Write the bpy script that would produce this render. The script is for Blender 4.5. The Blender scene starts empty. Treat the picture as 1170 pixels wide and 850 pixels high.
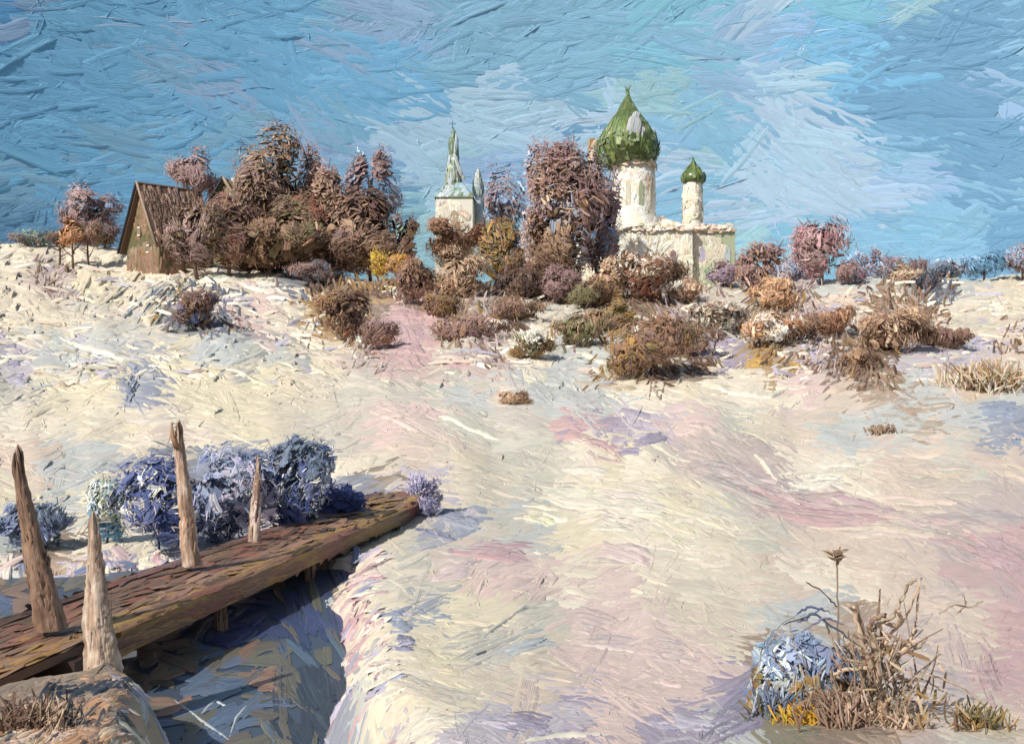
import bpy, math
import numpy as np

# ------------------------------------------------------------------ camera, world, sun
SC = bpy.context.scene
COL = SC.collection
F = 1137.5                                   # focal length in photograph pixels (1170 wide)
EYE = np.array([0.0, 0.0, 3.0])
cam_d = bpy.data.cameras.new('camera')
cam_d.lens = 35.0; cam_d.sensor_width = 36.0; cam_d.clip_start = 0.1; cam_d.clip_end = 4000
cam = bpy.data.objects.new('camera', cam_d); COL.objects.link(cam)
cam.location = EYE; cam.rotation_euler = (math.radians(90), 0, 0)
SC.camera = cam

SUN_TO = np.array([-0.50, -0.55, 0.67]); SUN_TO /= np.linalg.norm(SUN_TO)
sun_el = math.asin(SUN_TO[2]); sun_az = math.atan2(SUN_TO[0], SUN_TO[1])
w = bpy.data.worlds.new('World'); SC.world = w; w.use_nodes = True
nt = w.node_tree; nt.nodes.clear()
sky_n = nt.nodes.new('ShaderNodeTexSky'); sky_n.sky_type = 'NISHITA'; sky_n.sun_disc = False
sky_n.sun_elevation = sun_el; sky_n.sun_rotation = sun_az; sky_n.dust_density = 2.0
bg = nt.nodes.new('ShaderNodeBackground'); bg.inputs['Strength'].default_value = 0.085
wo = nt.nodes.new('ShaderNodeOutputWorld')
nt.links.new(sky_n.outputs[0], bg.inputs[0]); nt.links.new(bg.outputs[0], wo.inputs[0])
sun_d = bpy.data.lights.new('sun', 'SUN'); sun_d.energy = 4.0; sun_d.angle = math.radians(0.6)
sun_d.color = (1.0, 0.955, 0.88)
sun = bpy.data.objects.new('sun', sun_d); COL.objects.link(sun)
sun.rotation_euler = (math.pi/2 - sun_el, 0, math.atan2(SUN_TO[0], -SUN_TO[1]) )
from mathutils import Vector
sun.rotation_euler = Vector(SUN_TO).to_track_quat('Z', 'Y').to_euler()
sun.location = (-20, -20, 40)
SC.view_settings.view_transform = 'Standard'; SC.view_settings.look = 'None'
SC.view_settings.exposure = 0.13; SC.view_settings.gamma = 1.0
SC.view_settings.use_curve_mapping = False
SC.cycles.max_bounces = 5; SC.cycles.diffuse_bounces = 3

R = np.random.default_rng(11)
GAIN = np.array([0.97, 1.00, 1.06])          # pigment = display colour / how this daylight renders white

# ------------------------------------------------------------------ colour palette (display sRGB)
PAL = dict(
 c=(207,196,173), w=(224,213,190), y=(215,204,174), g=(190,186,172), b=(180,186,184), B=(124,136,160),
 p=(210,185,178), P=(190,152,154), m=(182,165,160), l=(180,173,186), L=(142,132,160), r=(206,186,168),
 t=(152,126,104), o=(150,116,62), k=(70,54,48), n=(48,58,98), d=(106,82,66), G=(102,98,68), s=(92,104,120),
 A=(108,160,192), Z=(88,146,188), D=(96,136,165), T=(112,162,182), V=(134,160,188), v=(152,172,190),
 K=(152,178,194), M=(118,158,182), E=(134,168,176),
 x=(232,226,206), X=(126,82,66), q=(122,98,96), Q=(146,122,120), h=(205,176,148), O=(196,146,40),
 W=(138,108,86), F=(88,104,56), f=(124,138,76), e=(168,174,142), U=(56,68,112), u=(94,104,140), j=(140,88,100),
 a=(178,158,134), H=(100,66,84), N=(56,62,70), S=(120,140,110), i=(196,150,110), Y=(206,184,60), J=(104,98,82), I=(62,70,102))
def lin(c):
    c = np.asarray(c, float)/255.0
    return np.where(c <= 0.04045, c/12.92, ((c+0.055)/1.055)**2.4)
LIN = {k: lin(v)*GAIN for k, v in PAL.items()}
KEYS = list(PAL); KIDX = {k: i for i, k in enumerate(KEYS)}
LARR = np.array([LIN[k] for k in KEYS])
def muted(codes_to, k):
    m = LIN[codes_to]
    return LARR*(1-k)+m*k
G_COL = muted('w', 0.22)*np.array([1.05, 1.01, .96]); S_COL = muted('M', 0.08)*np.array([1.07, 1.06, 1.02])
LEAF_GAIN = np.array([1.36, 1.32, 1.24])
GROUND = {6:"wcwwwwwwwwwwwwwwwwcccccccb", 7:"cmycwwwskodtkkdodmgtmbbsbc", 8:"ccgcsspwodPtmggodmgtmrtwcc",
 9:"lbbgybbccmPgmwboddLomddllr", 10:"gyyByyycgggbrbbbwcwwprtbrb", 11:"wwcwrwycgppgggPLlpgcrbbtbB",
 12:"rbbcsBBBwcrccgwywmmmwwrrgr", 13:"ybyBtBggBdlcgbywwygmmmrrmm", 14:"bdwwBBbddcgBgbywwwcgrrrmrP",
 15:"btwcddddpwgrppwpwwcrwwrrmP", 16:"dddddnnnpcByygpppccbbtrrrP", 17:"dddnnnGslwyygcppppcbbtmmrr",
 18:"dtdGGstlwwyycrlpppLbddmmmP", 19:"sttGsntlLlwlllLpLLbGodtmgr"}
SKY = ["VMAAAAAAMVVMMMMMTTTvTTMEMM", "ZVAAVAAAVAAMMMMMTMVVAADDDM", "AAAAMVAAAAAMKMMKETMKMADDDM",
 "AAAAAAMVMVKKKKvKMEMvvDDDVM", "MAAMAMMVMVKEVVDKvMMKKvMDDD", "AMAAAAMMMDEKEVMMMMvvvvVVDM",
 "DDDMMMMMMEEETTEMMMEMTMMMDD", "DDDDDDDDDEEEEEEEEEEETTMMDM"]

# ------------------------------------------------------------------ small numeric helpers
def make_fbm(seed, octs=4):
    r = np.random.default_rng(seed)
    P = [(r.uniform(0, 6.28, 6), r.uniform(0, 6.28, 6)) for _ in range(octs)]
    def f(x, y):
        s = 0; a = 1.0; k = 1.0
        for th, ph in P:
            for i in range(6):
                s = s + a/2.5*np.sin(k*(np.cos(th[i])*x + np.sin(th[i])*y) + ph[i])
            a *= 0.55; k *= 2.03
        return s
    return f
n1, n2, n3, n4, n5 = [make_fbm(s) for s in (1, 2, 3, 4, 5)]
def unit(a): return a/np.maximum(np.linalg.norm(a, axis=-1, keepdims=True), 1e-9)
def sstep(a, b, x):
    t = np.clip((x-a)/(b-a), 0, 1); return t*t*(3-2*t)

def lookup(grid_fn, u, v, jit=13, patch=17):
    """patchy pick of a palette colour around a place"""
    patch = patch*.7; uu = u + patch*n1(u*0.035, v*0.06) + R.normal(0, jit, np.shape(u))
    vv = v + 0.7*patch*n2(u*0.03, v*0.055) + R.normal(0, jit*0.6, np.shape(u))
    return grid_fn(uu, vv)
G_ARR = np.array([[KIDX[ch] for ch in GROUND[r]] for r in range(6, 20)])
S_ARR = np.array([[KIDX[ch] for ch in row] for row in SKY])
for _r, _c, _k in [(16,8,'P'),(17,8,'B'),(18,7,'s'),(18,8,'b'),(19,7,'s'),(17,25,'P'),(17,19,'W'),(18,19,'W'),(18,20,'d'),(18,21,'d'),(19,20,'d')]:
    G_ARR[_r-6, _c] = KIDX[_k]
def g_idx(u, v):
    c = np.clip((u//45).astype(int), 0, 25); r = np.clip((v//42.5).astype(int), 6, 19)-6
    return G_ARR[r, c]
def s_idx(u, v):
    c = np.clip((u//45).astype(int), 0, 25); r = np.clip((v//42.5).astype(int), 0, 7)
    return S_ARR[r, c]

# ------------------------------------------------------------------ the land
def d_of_v(v): return 6*np.exp((850-v)/183.0)
def v_of_d(y): return 850-183.0*np.log(np.maximum(y, 1e-3)/6)
RID_U = np.array([-600, 0, 90, 150, 250, 400, 560, 700, 850, 960, 1060, 1170, 1800])
RID_V = np.array([276, 278, 280, 292, 305, 318, 330, 332, 328, 326, 318, 312, 306])
STREAM = np.array([(-1.0,5.0),(-1.36,8.0),(-1.77,10.4),(-2.1,12.85),(-2.75,16.1),(-3.0,19.2),(-5.9,19.0),(-9.5,18.5),(-18,19.5),(-30,22),
                   (-30,18),(-17,15.8),(-8.9,15.0),(-6.4,13.2),(-4.9,11.8),(-3.75,10.3),(-2.72,8.0),(-1.75,5.0)])
def poly_sd(x, y, P):
    x = np.asarray(x, float); y = np.asarray(y, float)
    d = np.full(x.shape, 1e9); inside = np.zeros(x.shape, bool)
    for i in range(len(P)):
        a = P[i]; b = P[(i+1) % len(P)]
        e = b-a; wx = x-a[0]; wy = y-a[1]
        t = np.clip((wx*e[0]+wy*e[1])/(e@e), 0, 1)
        d = np.minimum(d, np.hypot(wx-e[0]*t, wy-e[1]*t))
        c = ((a[1] > y) != (b[1] > y)) & (x < (b[0]-a[0])*(y-a[1])/((b[1]-a[1]) + 1e-12)+a[0])
        inside ^= c
    return np.where(inside, -d, d)
WATER_Z = -0.80
BR_A = (-6.1, 8.2, -0.02); BR_B = (-2.9, 26.6, -0.33)      # footbridge deck, near and far end
def hgt(x, y):
    x = np.asarray(x, float); y = np.asarray(y, float)
    ye = np.maximum(y, 5.0)
    V = v_of_d(ye)
    u = 585 + F*x/ye
    rv = np.interp(u, RID_U, RID_V) + 3*n3(u*0.02, u*0)
    k = 4.0
    Vc = rv + k*np.logaddexp(0, (V-rv)/k)
    z = 3 + ye*(425-Vc)/F
    yr = d_of_v(rv)
    z = z - 0.06*np.maximum(ye-yr-6, 0)
    z = np.maximum(z, -6)
    far = ye/F
    z = z + far*3.5*n4(u*0.022, V*0.03)*sstep(5, 12, ye)*(1-sstep(110, 160, ye))
    sd = poly_sd(x, y, STREAM)+.16*n3(x*1.3, y*.9)
    ba = np.array(BR_A); bb = np.array(BR_B); e = (bb-ba)[:2]
    tb = ((x-ba[0])*e[0]+(y-ba[1])*e[1])/(e@e); tc = np.clip(tb, -.4, 1)
    db = np.hypot(x-ba[0]-e[0]*tc, y-ba[1]-e[1]*tc)
    kb = (1-sstep(.8, 1.7, db))*(1-sstep(.78, .95, tb))
    z = z*(1-kb)+np.minimum(z, ba[2]+(bb[2]-ba[2])*tc-.42)*kb
    k2 = 1-sstep(-0.7, 0.55, sd)
    z = z*(1-k2) + (-1.25)*k2
    return z
def ground_xyz(u, v, hpx=0.0):
    y = d_of_v(v); x = (u-585)/F*y
    z = hgt(x, y) + hpx*y/F
    return np.stack([x, y, z], -1)
def gpt(u, v):
    """ground point seen near (u, v)"""
    y = float(d_of_v(v)); x = (u-585)/F*y
    return np.array([x, y, float(hgt(x, y))])
def at(u, v, y): return np.array([(u-585)/F*y, y, 3-(v-425)/F*y])

# ------------------------------------------------------------------ mesh buffer
class Buf:
    def __init__(s): s.v=[]; s.q=[]; s.c=[]; s.a=[]; s.n=0
    def add(s, V, Q, C, A=None):
        V = np.asarray(V, np.float32).reshape(-1, 3); m = len(V)
        if m == 0: return
        C = np.broadcast_to(np.asarray(C, np.float32), (m, 3))
        A = np.zeros((m, 3), np.float32) if A is None else np.broadcast_to(np.asarray(A, np.float32), (m, 3))
        s.v.append(V); s.c.append(C); s.a.append(A); s.q.append(np.asarray(Q, np.int32).reshape(-1, 4)+s.n); s.n += m
    def build(s, name, mat, parent=None, smooth=True):
        V = np.concatenate(s.v); Q = np.concatenate(s.q); C = np.concatenate(s.c); A = np.concatenate(s.a)
        org = np.array(parent['_o']) if parent is not None else None
        if parent is not None: V = V - org.astype(np.float32)
        me = bpy.data.meshes.new(name)
        me.vertices.add(len(V)); me.vertices.foreach_set('co', V.ravel())
        tri = Q[:, 2] == Q[:, 3]
        tot = np.where(tri, 3, 4).astype(np.int32)
        loops = Q.ravel()[np.stack([np.ones(len(Q), bool)]*3+[~tri], 1).ravel()]
        me.loops.add(len(loops)); me.loops.foreach_set('vertex_index', loops)
        me.polygons.add(len(Q))
        me.polygons.foreach_set('loop_start', np.concatenate([[0], np.cumsum(tot)[:-1]]).astype(np.int32))
        try: me.polygons.foreach_set('loop_total', tot)
        except Exception: pass
        me.polygons.foreach_set('use_smooth', np.full(len(Q), smooth))
        at_ = me.attributes.new('pigment', 'FLOAT_COLOR', 'POINT')
        at_.data.foreach_set('color', np.concatenate([np.clip(C, 0.002, 0.9), np.ones((len(C), 1))], 1).astype(np.float32).ravel())
        a2 = me.attributes.new('stroke', 'FLOAT_VECTOR', 'POINT'); a2.data.foreach_set('vector', A.ravel())
        me.update(); me.validate()
        me.materials.append(mat)
        o = bpy.data.objects.new(name, me); COL.objects.link(o)
        if parent is not None: o.parent = parent; o['_o'] = [float(k) for k in org]
        return o

def paint_mat(name, rough=0.5, spec=0.35, bump=1.0, tone=0.13, metallic=0):
    m = bpy.data.materials.new(name); m.use_nodes = True
    t = m.node_tree; N = t.nodes; Lk = t.links
    b = N['Principled BSDF']
    b.inputs['Roughness'].default_value = rough
    b.inputs['Specular IOR Level'].default_value = spec
    b.inputs['Metallic'].default_value = metallic
    ac = N.new('ShaderNodeAttribute'); ac.attribute_name = 'pigment'
    av = N.new('ShaderNodeAttribute'); av.attribute_name = 'stroke'
    sep = N.new('ShaderNodeSeparateXYZ'); Lk.new(av.outputs['Vector'], sep.inputs[0])
    cmb = N.new('ShaderNodeCombineXYZ')
    ms = N.new('ShaderNodeMath'); ms.operation = 'MULTIPLY'; ms.inputs[1].default_value = 0.07
    Lk.new(sep.outputs[0], ms.inputs[0]); Lk.new(ms.outputs[0], cmb.inputs[0])
    Lk.new(sep.outputs[1], cmb.inputs[1])
    no = N.new('ShaderNodeTexNoise'); no.inputs['Scale'].default_value = 0.75; no.inputs['Detail'].default_value = 3
    Lk.new(cmb.outputs[0], no.inputs['Vector'])
    # tone variation of bristle streaks inside the pigment itself
    mx = N.new('ShaderNodeMix'); mx.data_type = 'RGBA'; mx.blend_type = 'MULTIPLY'; mx.inputs[0].default_value = 1.0
    cr = N.new('ShaderNodeMapRange'); cr.inputs[1].default_value = 0.3; cr.inputs[2].default_value = 0.7
    cr.inputs[3].default_value = 1-tone; cr.inputs[4].default_value = 1+tone
    Lk.new(no.outputs['Fac'], cr.inputs[0])
    Lk.new(ac.outputs['Color'], mx.inputs[6]); Lk.new(cr.outputs[0], mx.inputs[7])
    Lk.new(mx.outputs[2], b.inputs['Base Color'])
    # relief: height in metres = noise * (metres per brush unit, in stroke.z)
    h = N.new('ShaderNodeMath'); h.operation = 'MULTIPLY'
    Lk.new(no.outputs['Fac'], h.inputs[0]); Lk.new(sep.outputs[2], h.inputs[1])
    bp = N.new('ShaderNodeBump'); bp.inputs['Strength'].default_value = 0.9; bp.inputs['Distance'].default_value = 1.5*bump
    Lk.new(h.outputs[0], bp.inputs['Height'])
    Lk.new(bp.outputs[0], b.inputs['Normal'])
    return m

def vary(c, n, amt=0.10):
    c = np.asarray(c); 
    return np.clip(c*(1+R.normal(0, amt, (n, 1)))*(1+R.normal(0, amt*0.35, (n, 3))), 0.003, 0.88)

def dabs(buf, C, T, N, L, W, H, c1, c2, bend=None, nS=6, nT=7, mapper=None, px=1.0, ragged=0.3):
    """brush dabs: little slabs of paint with bristle ridges. With mapper, C/T are 2-D and mapper(P2, h) -> xyz"""
    n = len(C)
    if n == 0: return
    L = np.broadcast_to(L, (n,)).astype(float); W = np.broadcast_to(W, (n,)).astype(float); H = np.broadcast_to(H, (n,)).astype(float)
    bend = np.clip(R.normal(0, 0.06, n), -.12, .12) if bend is None else bend
    s = np.linspace(-1, 1, nS+1)[None, :, None]; t = np.linspace(-1, 1, nT+1)[None, None, :]
    def rag():
        q = R.random((n, 1, nT+3))-0.6; q = q[:, :, :-2]*.25+q[:, :, 1:-1]*.5+q[:, :, 2:]*.25
        lim = np.minimum(1.0, 2.2*W/L)[:, None, None] if nT > 3 else 1.0
        return 1+ragged*q*(0.45+0.55*lim)
    e0 = rag(); e1 = rag()
    sl = np.where(s < 0, s*e0, s*e1)
    a = sl*(L/2)[:, None, None]*np.ones_like(t)
    wid = 1 - (0.15+0.30*R.random((n, 1, 1)))*np.abs(s)**3 + 0.04*R.normal(size=(n, nS+1, 1))
    b = t*(W/2)[:, None, None]*wid + (bend*L)[:, None, None]*(s**2-0.4)
    ridge = 0.35+0.65*R.random((n, 1, nT+1))
    if nT >= 5:
        ridge[:, :, 1] += 0.45*R.random((n, 1)); ridge[:, :, -2] += 0.7*R.random((n, 1))
    h = ridge*(1+0.25*R.normal(size=(n, nS+1, nT+1)))
    h = h*(1 + 0.6*np.exp(-((s-0.75)/0.2)**2)*R.random((n, 1, 1)))
    h = h*(1-0.8*np.abs(s)**3)
    if nS >= 3: h[:, 0, :] = -0.12; h[:, -1, :] = -0.12
    if nT >= 3: h[:, :, 0] = -0.3; h[:, :, -1] = -0.3
    h = h*H[:, None, None]
    mixc = np.clip(0.5+0.5*R.normal(size=(n, 1, nT+1))*0.9, 0, 1)[..., None]*np.ones((1, nS+1, 1, 1))
    colr = c1[:, None, None, :]*(1-mixc)+c2[:, None, None, :]*mixc
    if mapper is None:
        N = unit(N); T = unit(T - N*np.sum(T*N, -1, keepdims=True)); B = np.cross(N, T)
        P = C[:, None, None, :] + a[..., None]*T[:, None, None, :] + b[..., None]*B[:, None, None, :] + h[..., None]*N[:, None, None, :]
        pz = np.broadcast_to(px, (n,))[:, None, None]*np.ones_like(a)
        au = a/pz; bu = b/pz
    else:
        ca = T[:, 0][:, None, None]; sa = T[:, 1][:, None, None]
        U = C[:, 0][:, None, None] + a*ca - b*sa
        Vv = C[:, 1][:, None, None] + a*sa + b*ca
        P, pz = mapper(U, Vv, h)
        au = a; bu = b
    off = R.random((n, 1, 1))*900
    A = np.stack([au+off, bu+off*1.7, pz*np.ones_like(a)], -1)
    m = (nS+1)*(nT+1)
    i, j = np.meshgrid(np.arange(nS), np.arange(nT), indexing='ij')
    k = (i*(nT+1)+j).ravel()
    q = np.stack([k, k+nT+1, k+nT+2, k+1], 1)
    Q = (q[None]+(np.arange(n)*m)[:, None, None]).reshape(-1, 4)
    buf.add(P.reshape(-1, 3), Q, colr.reshape(-1, 3), A.reshape(-1, 3))

def tube(buf, P, rad, col, sides=6, px=None, flat=1.0, closed=True):
    """tapered tube along P"""
    P = np.asarray(P, float); n = len(P)
    rad = np.broadcast_to(rad, (n,))
    Tn = unit(np.gradient(P, axis=0))
    ref = np.where(np.abs(Tn[:, 2:3]) > 0.9, np.array([[1., 0, 0]]), np.array([[0, 0, 1.]]))
    Bx = unit(np.cross(Tn, ref)); By = np.cross(Bx, Tn)
    th = np.linspace(0, 2*np.pi, sides, endpoint=False)
    ring = P[:, None]+rad[:, None, None]*(np.cos(th)[None, :, None]*Bx[:, None]+flat*np.sin(th)[None, :, None]*By[:, None])
    i, j = np.meshgrid(np.arange(n-1), np.arange(sides), indexing='ij')
    Q = np.stack([i*sides+j, i*sides+(j+1) % sides, (i+1)*sides+(j+1) % sides, (i+1)*sides+j], -1).reshape(-1, 4)
    V = ring.reshape(-1, 3)
    ln = np.concatenate([[0], np.cumsum(np.linalg.norm(np.diff(P, axis=0), axis=1))])
    pxx = px if px is not None else np.mean(rad)/3
    A = np.stack([np.repeat(ln/pxx, sides), np.tile(th*6, n), np.full(n*sides, pxx)], -1)
    caps = []
    V = np.concatenate([V, P[:1], P[-1:]]); A = np.concatenate([A, A[:1], A[-1:]])
    for j in range(sides):
        caps.append((n*sides, (j+1) % sides, j, j)); caps.append((n*sides+1, (n-1)*sides+j, (n-1)*sides+(j+1) % sides, (n-1)*sides+(j+1) % sides))
    Q = np.concatenate([Q, np.array(caps)])
    C = np.asarray(col)
    if C.ndim == 2 and len(C) == n: C = np.concatenate([np.repeat(C, sides, 0), C[:1], C[-1:]])
    elif C.ndim == 1: C = vary(C, len(V), 0.05)
    buf.add(V, Q, C, A)

def boxm(buf, c, ax, ay, az, col):
    """box centred c with half-axis vectors"""
    c, ax, ay, az = [np.asarray(k, float) for k in (c, ax, ay, az)]
    s = np.array([(i, j, k) for i in (-1, 1) for j in (-1, 1) for k in (-1, 1)])
    V = c+s[:, :1]*ax+s[:, 1:2]*ay+s[:, 2:]*az
    F_ = [(0,1,3,2),(4,6,7,5),(0,4,5,1),(2,3,7,6),(0,2,6,4),(1,5,7,3)]
    if np.linalg.det(np.stack([ax, ay, az])) < 0: F_ = [f[::-1] for f in F_]
    VV = V[np.array(F_).ravel()]
    buf.add(VV, np.arange(24).reshape(6, 4), col)
def poly(buf, pts, col):
    """flat convex polygon fan (3 or 4 corners)"""
    pts = np.asarray(pts, float)
    q = [(0, 1, 2, 3)] if len(pts) == 4 else [(0, 1, 2, 2)]
    buf.add(pts, q, col)
def coat_quad(buf, p00, p10, p11, p01, cols, px, n=None, L=(9, 18), W=(4, 7), H=0.9, along='s', off=0.3, wob=.13):
    """cover a quad (corners in order, normal = (p10-p00)x(p01-p00)) with dabs of paint"""
    p00, p10, p11, p01 = [np.asarray(k, float) for k in (p00, p10, p11, p01)]
    S = (np.linalg.norm(p10-p00)+np.linalg.norm(p11-p01))/2; Tt = (np.linalg.norm(p01-p00)+np.linalg.norm(p11-p10))/2
    n = int(S*Tt/px/px/((L[0]+L[1])/2*(W[0]+W[1])/2)*2.2)+4 if n is None else n
    s = R.random(n); t = R.random(n)
    lo = R.uniform(L[0], L[1], n); wi = R.uniform(W[0], W[1], n)
    du, dv = (lo, wi) if along == 's' else (wi, lo)
    ms = np.minimum(du*px/2/max(S, 1e-6), 0.45); mt = np.minimum(dv*px/2/max(Tt, 1e-6), 0.45)
    s = ms + s*(1-2*ms); t = mt + t*(1-2*mt)
    s = s[:, None]; t = t[:, None]
    C = (p00*(1-s)+p10*s)*(1-t)+(p01*(1-s)+p11*s)*t
    nn = unit(np.cross(p10-p00, p01-p00)+1e-12)
    N = np.repeat(nn[None], n, 0); C = C+N*px*off
    base = (p10-p00) if along == 's' else (p01-p00)
    T = unit(np.repeat(unit(base)[None], n, 0)+R.normal(0, wob, (n, 3)))
    lo = np.minimum(lo, (S if along == 's' else Tt)/px*0.9)
    c1, c2 = pick(cols, C, px, n); c1 = c1*1.15; c2 = c2*1.15
    dabs(buf, C, T, N, lo*px, wi*px, H*px, c1, c2, px=px, nS=5, nT=6)
def pick(cols, C, px, n):
    """clumped choice of pigments. cols: string of palette codes"""
    k = 0.035/px
    v = 0.5+0.33*n3(C[:, 0]*k+C[:, 1]*k*0.6, C[:, 2]*k)+R.normal(0, 0.17, n)
    i1 = np.clip((v*len(cols)).astype(int), 0, len(cols)-1)
    i2 = np.clip(((v+R.normal(0, 0.2, n))*len(cols)).astype(int), 0, len(cols)-1)
    P = np.array([LIN[ch] for ch in cols])
    return vary(P[i1], n, 0.10), vary(P[i2], n, 0.12)

# ------------------------------------------------------------------ things
def thing(name, loc, label, cat, group=None):
    o = bpy.data.objects.new(name, None); COL.objects.link(o); o.location = loc
    o.empty_display_size = 0.5
    o['_o'] = [float(k) for k in loc]; o['label'] = label; o['category'] = cat
    if group: o['group'] = group
    return o

M_SNOW = paint_mat('snow_paint', rough=0.55, spec=0.3, tone=.09)
M_SKY = paint_mat('sky_paint', rough=0.6, spec=0.2, bump=0.55, tone=.05)
M_LEAF = paint_mat('twig_paint', rough=0.55, spec=0.3, bump=1.0)
M_WOOD = paint_mat('timber_paint', rough=0.5, spec=0.35)
M_WALL = paint_mat('limewash', rough=0.6, spec=0.25)
M_DOME = paint_mat('dome_paint', rough=0.3, spec=0.55)
M_WATER = paint_mat('stream_water', rough=0.38, spec=0.4, bump=0.8)

# ------------------------------------------------------------------ sky backdrop (a far curved wall of painted air)
RS = 620.0
def sky_map(U, V, h):
    th = (U-585)/F; r = RS-h*RS/F
    return np.stack([r*np.sin(th), r*np.cos(th), 3-(V-425)/F*RS], -1), np.full(np.shape(U), RS/F)
def build_sky():
    b = Buf()
    us = np.linspace(-900, 2070, 160); vs = np.linspace(-330, 520, 60)
    U, V = np.meshgrid(us, vs, indexing='ij')
    P, pz = sky_map(U, V, np.full(U.shape, -1.0))
    idx = s_idx(U, V); C = S_COL[idx]
    k = np.arange(159)[:, None]*60+np.arange(59)[None]
    Q = np.stack([k, k+1, k+61, k+60], -1).reshape(-1, 4)
    b.add(P.reshape(-1, 3), Q, C.reshape(-1, 3), np.stack([U, V, pz], -1).reshape(-1, 3))
    def layer(n, L, W, H, ulo=-300, uhi=1470, vlo=-60, vhi=345, ang=0.16, jit=12, same=0.55):
        u = R.uniform(ulo, uhi, n); v = R.uniform(vlo, vhi, n)
        i1 = lookup(s_idx, u, v, jit); i2 = lookup(s_idx, u, v, jit)
        a = ang*R.normal(size=n)*1.6 + 0.30*n5(u*0.011, v*0.02)
        cross = R.random(n) < 0.04; a = np.where(cross, R.uniform(-1.5, 1.5, n), a)
        T = np.stack([np.cos(a), np.sin(a)], 1)
        c1 = vary(S_COL[i1], n, 0.03); c2 = vary(S_COL[i1]*same+S_COL[i2]*(1-same), n, 0.045)
        dabs(b, np.stack([u, v], 1), T, None, R.uniform(*L, n), R.uniform(*W, n), R.uniform(*H, n), c1, c2, mapper=sky_map, nS=7, nT=8)
    layer(1300, (70, 150), (28, 54), (0.5, 1.2), ulo=-850, uhi=2000, vlo=-300, vhi=420)
    layer(1700, (50, 125), (18, 40), (0.7, 1.6))
    layer(900, (22, 60), (6, 13), (0.6, 1.3), ang=0.35)
    layer(420, (10, 30), (3, 7), (0.4, 1.0), ang=0.6)
    # pale scrubs and thick flecks
    for (u, v, L, W, a, cc) in [(185,52,60,12,-.2,'r'),(205,48,40,9,-.15,'h'),(325,62,70,16,.1,'v'),(600,138,95,20,-.04,'K'),(590,152,80,14,.03,'K'),
            (920,110,34,60,.1,'v'),(900,40,50,26,-.3,'v'),(885,45,46,22,-.5,'Q'),(860,85,44,10,.35,'p'),(730,20,60,16,.2,'T'),(990,75,90,34,-.08,'A'),
            (880,225,85,26,.05,'v'),(910,245,80,16,0,'K'),(890,210,90,18,.04,'K'),(655,205,60,30,.2,'K'),(1150,232,26,12,0,'x'),(80,100,36,14,.2,'V'),
            (480,120,50,14,-.1,'K'),(100,162,100,8,-.05,'K'),(240,152,60,5,-.05,'x'),(1010,65,60,20,.3,'D'),(1060,118,60,30,.1,'D'),(855,20,70,24,0,'V'),
            (970,140,60,60,.2,'V'),(805,140,60,16,0,'K'),(940,170,36,60,0,'v'),(1080,255,110,18,0,'D'),(1000,200,120,16,0,'K'),(640,60,140,24,0,'M'),(50,30,70,30,0,'Z'),(20,52,50,30,.2,'Z')]:
        m = 5
        C = np.stack([u+R.normal(0, L*.1, m), v+R.normal(0, W*.25, m)], 1); aa = a+R.normal(0, .08, m)
        dabs(b, C, np.stack([np.cos(aa), np.sin(aa)], 1), None, L*R.uniform(.6, 1, m), W*R.uniform(.4, .7, m), 0.5, vary(LIN[cc]*.5+LIN['M']*.5, m, .05), vary(LIN[cc]*.7+LIN['M']*.3, m, .06), mapper=sky_map, nS=7, nT=8)
    ridges(b, sky_map, 420, lambda n: (R.uniform(-250, 1420, n), R.uniform(-40, 300, n)), s_idx, 0.6, 0.6, lift=1.0, bright=1.15)  # ridges coloured brighter, as painted highlights on the relief
    for line in [[(95,40),(120,52),(160,50),(230,46),(290,28),(320,35)],[(255,65),(290,72),(315,76),(350,66),(380,58)],[(620,150),(640,140),(660,146)],
                 [(715,155),(740,148),(768,155),(800,140)],[(845,15),(850,30),(845,42)],[(870,60),(900,55),(985,50),(1030,46)],[(530,20),(560,40),(600,55)],
                 [(200,150),(245,152),(250,165)],[(690,170),(730,158),(760,140)],[(450,120),(500,112),(520,118)],[(860,88),(880,95),(905,80)]]:
        ridge_line(b, sky_map, np.array(line, float), 1.3, LIN['K']*1.05, .8)
    o = b.build('sky', M_SKY); o['kind'] = 'structure'
    return o

def ridge_line(buf, mapper, P2, r, col, lift=1.0):
    """a thick squeezed edge of paint along a 2-D polyline"""
    n = 14
    k = np.linspace(0, len(P2)-1, n*max(1, len(P2)//2))
    px_ = np.interp(k, np.arange(len(P2)), P2[:, 0])+R.normal(0, .18, len(k)); py = np.interp(k, np.arange(len(P2)), P2[:, 1])+R.normal(0, .22, len(k))
    m = len(k); env = np.sin(np.linspace(0.12, math.pi-0.12, m))**0.5*(0.7+0.5*R.random(m))*r
    d = unit(np.stack([np.gradient(px_), np.gradient(py)], 1)); nn = np.stack([-d[:, 1], d[:, 0]], 1)
    offs = np.array([-1.3, -.75, 0, .75, 1.3]); hh = np.array([-.6, .7, 1.5, .8, -.6])*lift
    U = px_[:, None]+nn[:, :1]*offs*env[:, None]; V = py[:, None]+nn[:, 1:]*offs*env[:, None]
    P, pz = mapper(U, V, hh[None]*env[:, None])
    i, j = np.meshgrid(np.arange(m-1), np.arange(4), indexing='ij'); q = (i*5+j).ravel()
    A = np.stack([k[:, None]*10*np.ones(5), offs[None]*np.ones((m, 1)), pz*np.ones((m, 5))], -1)
    buf.add(P.reshape(-1, 3), np.stack([q, q+5, q+6, q+1], 1), vary(col, m*5, 0.04), A.reshape(-1, 3))
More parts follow.
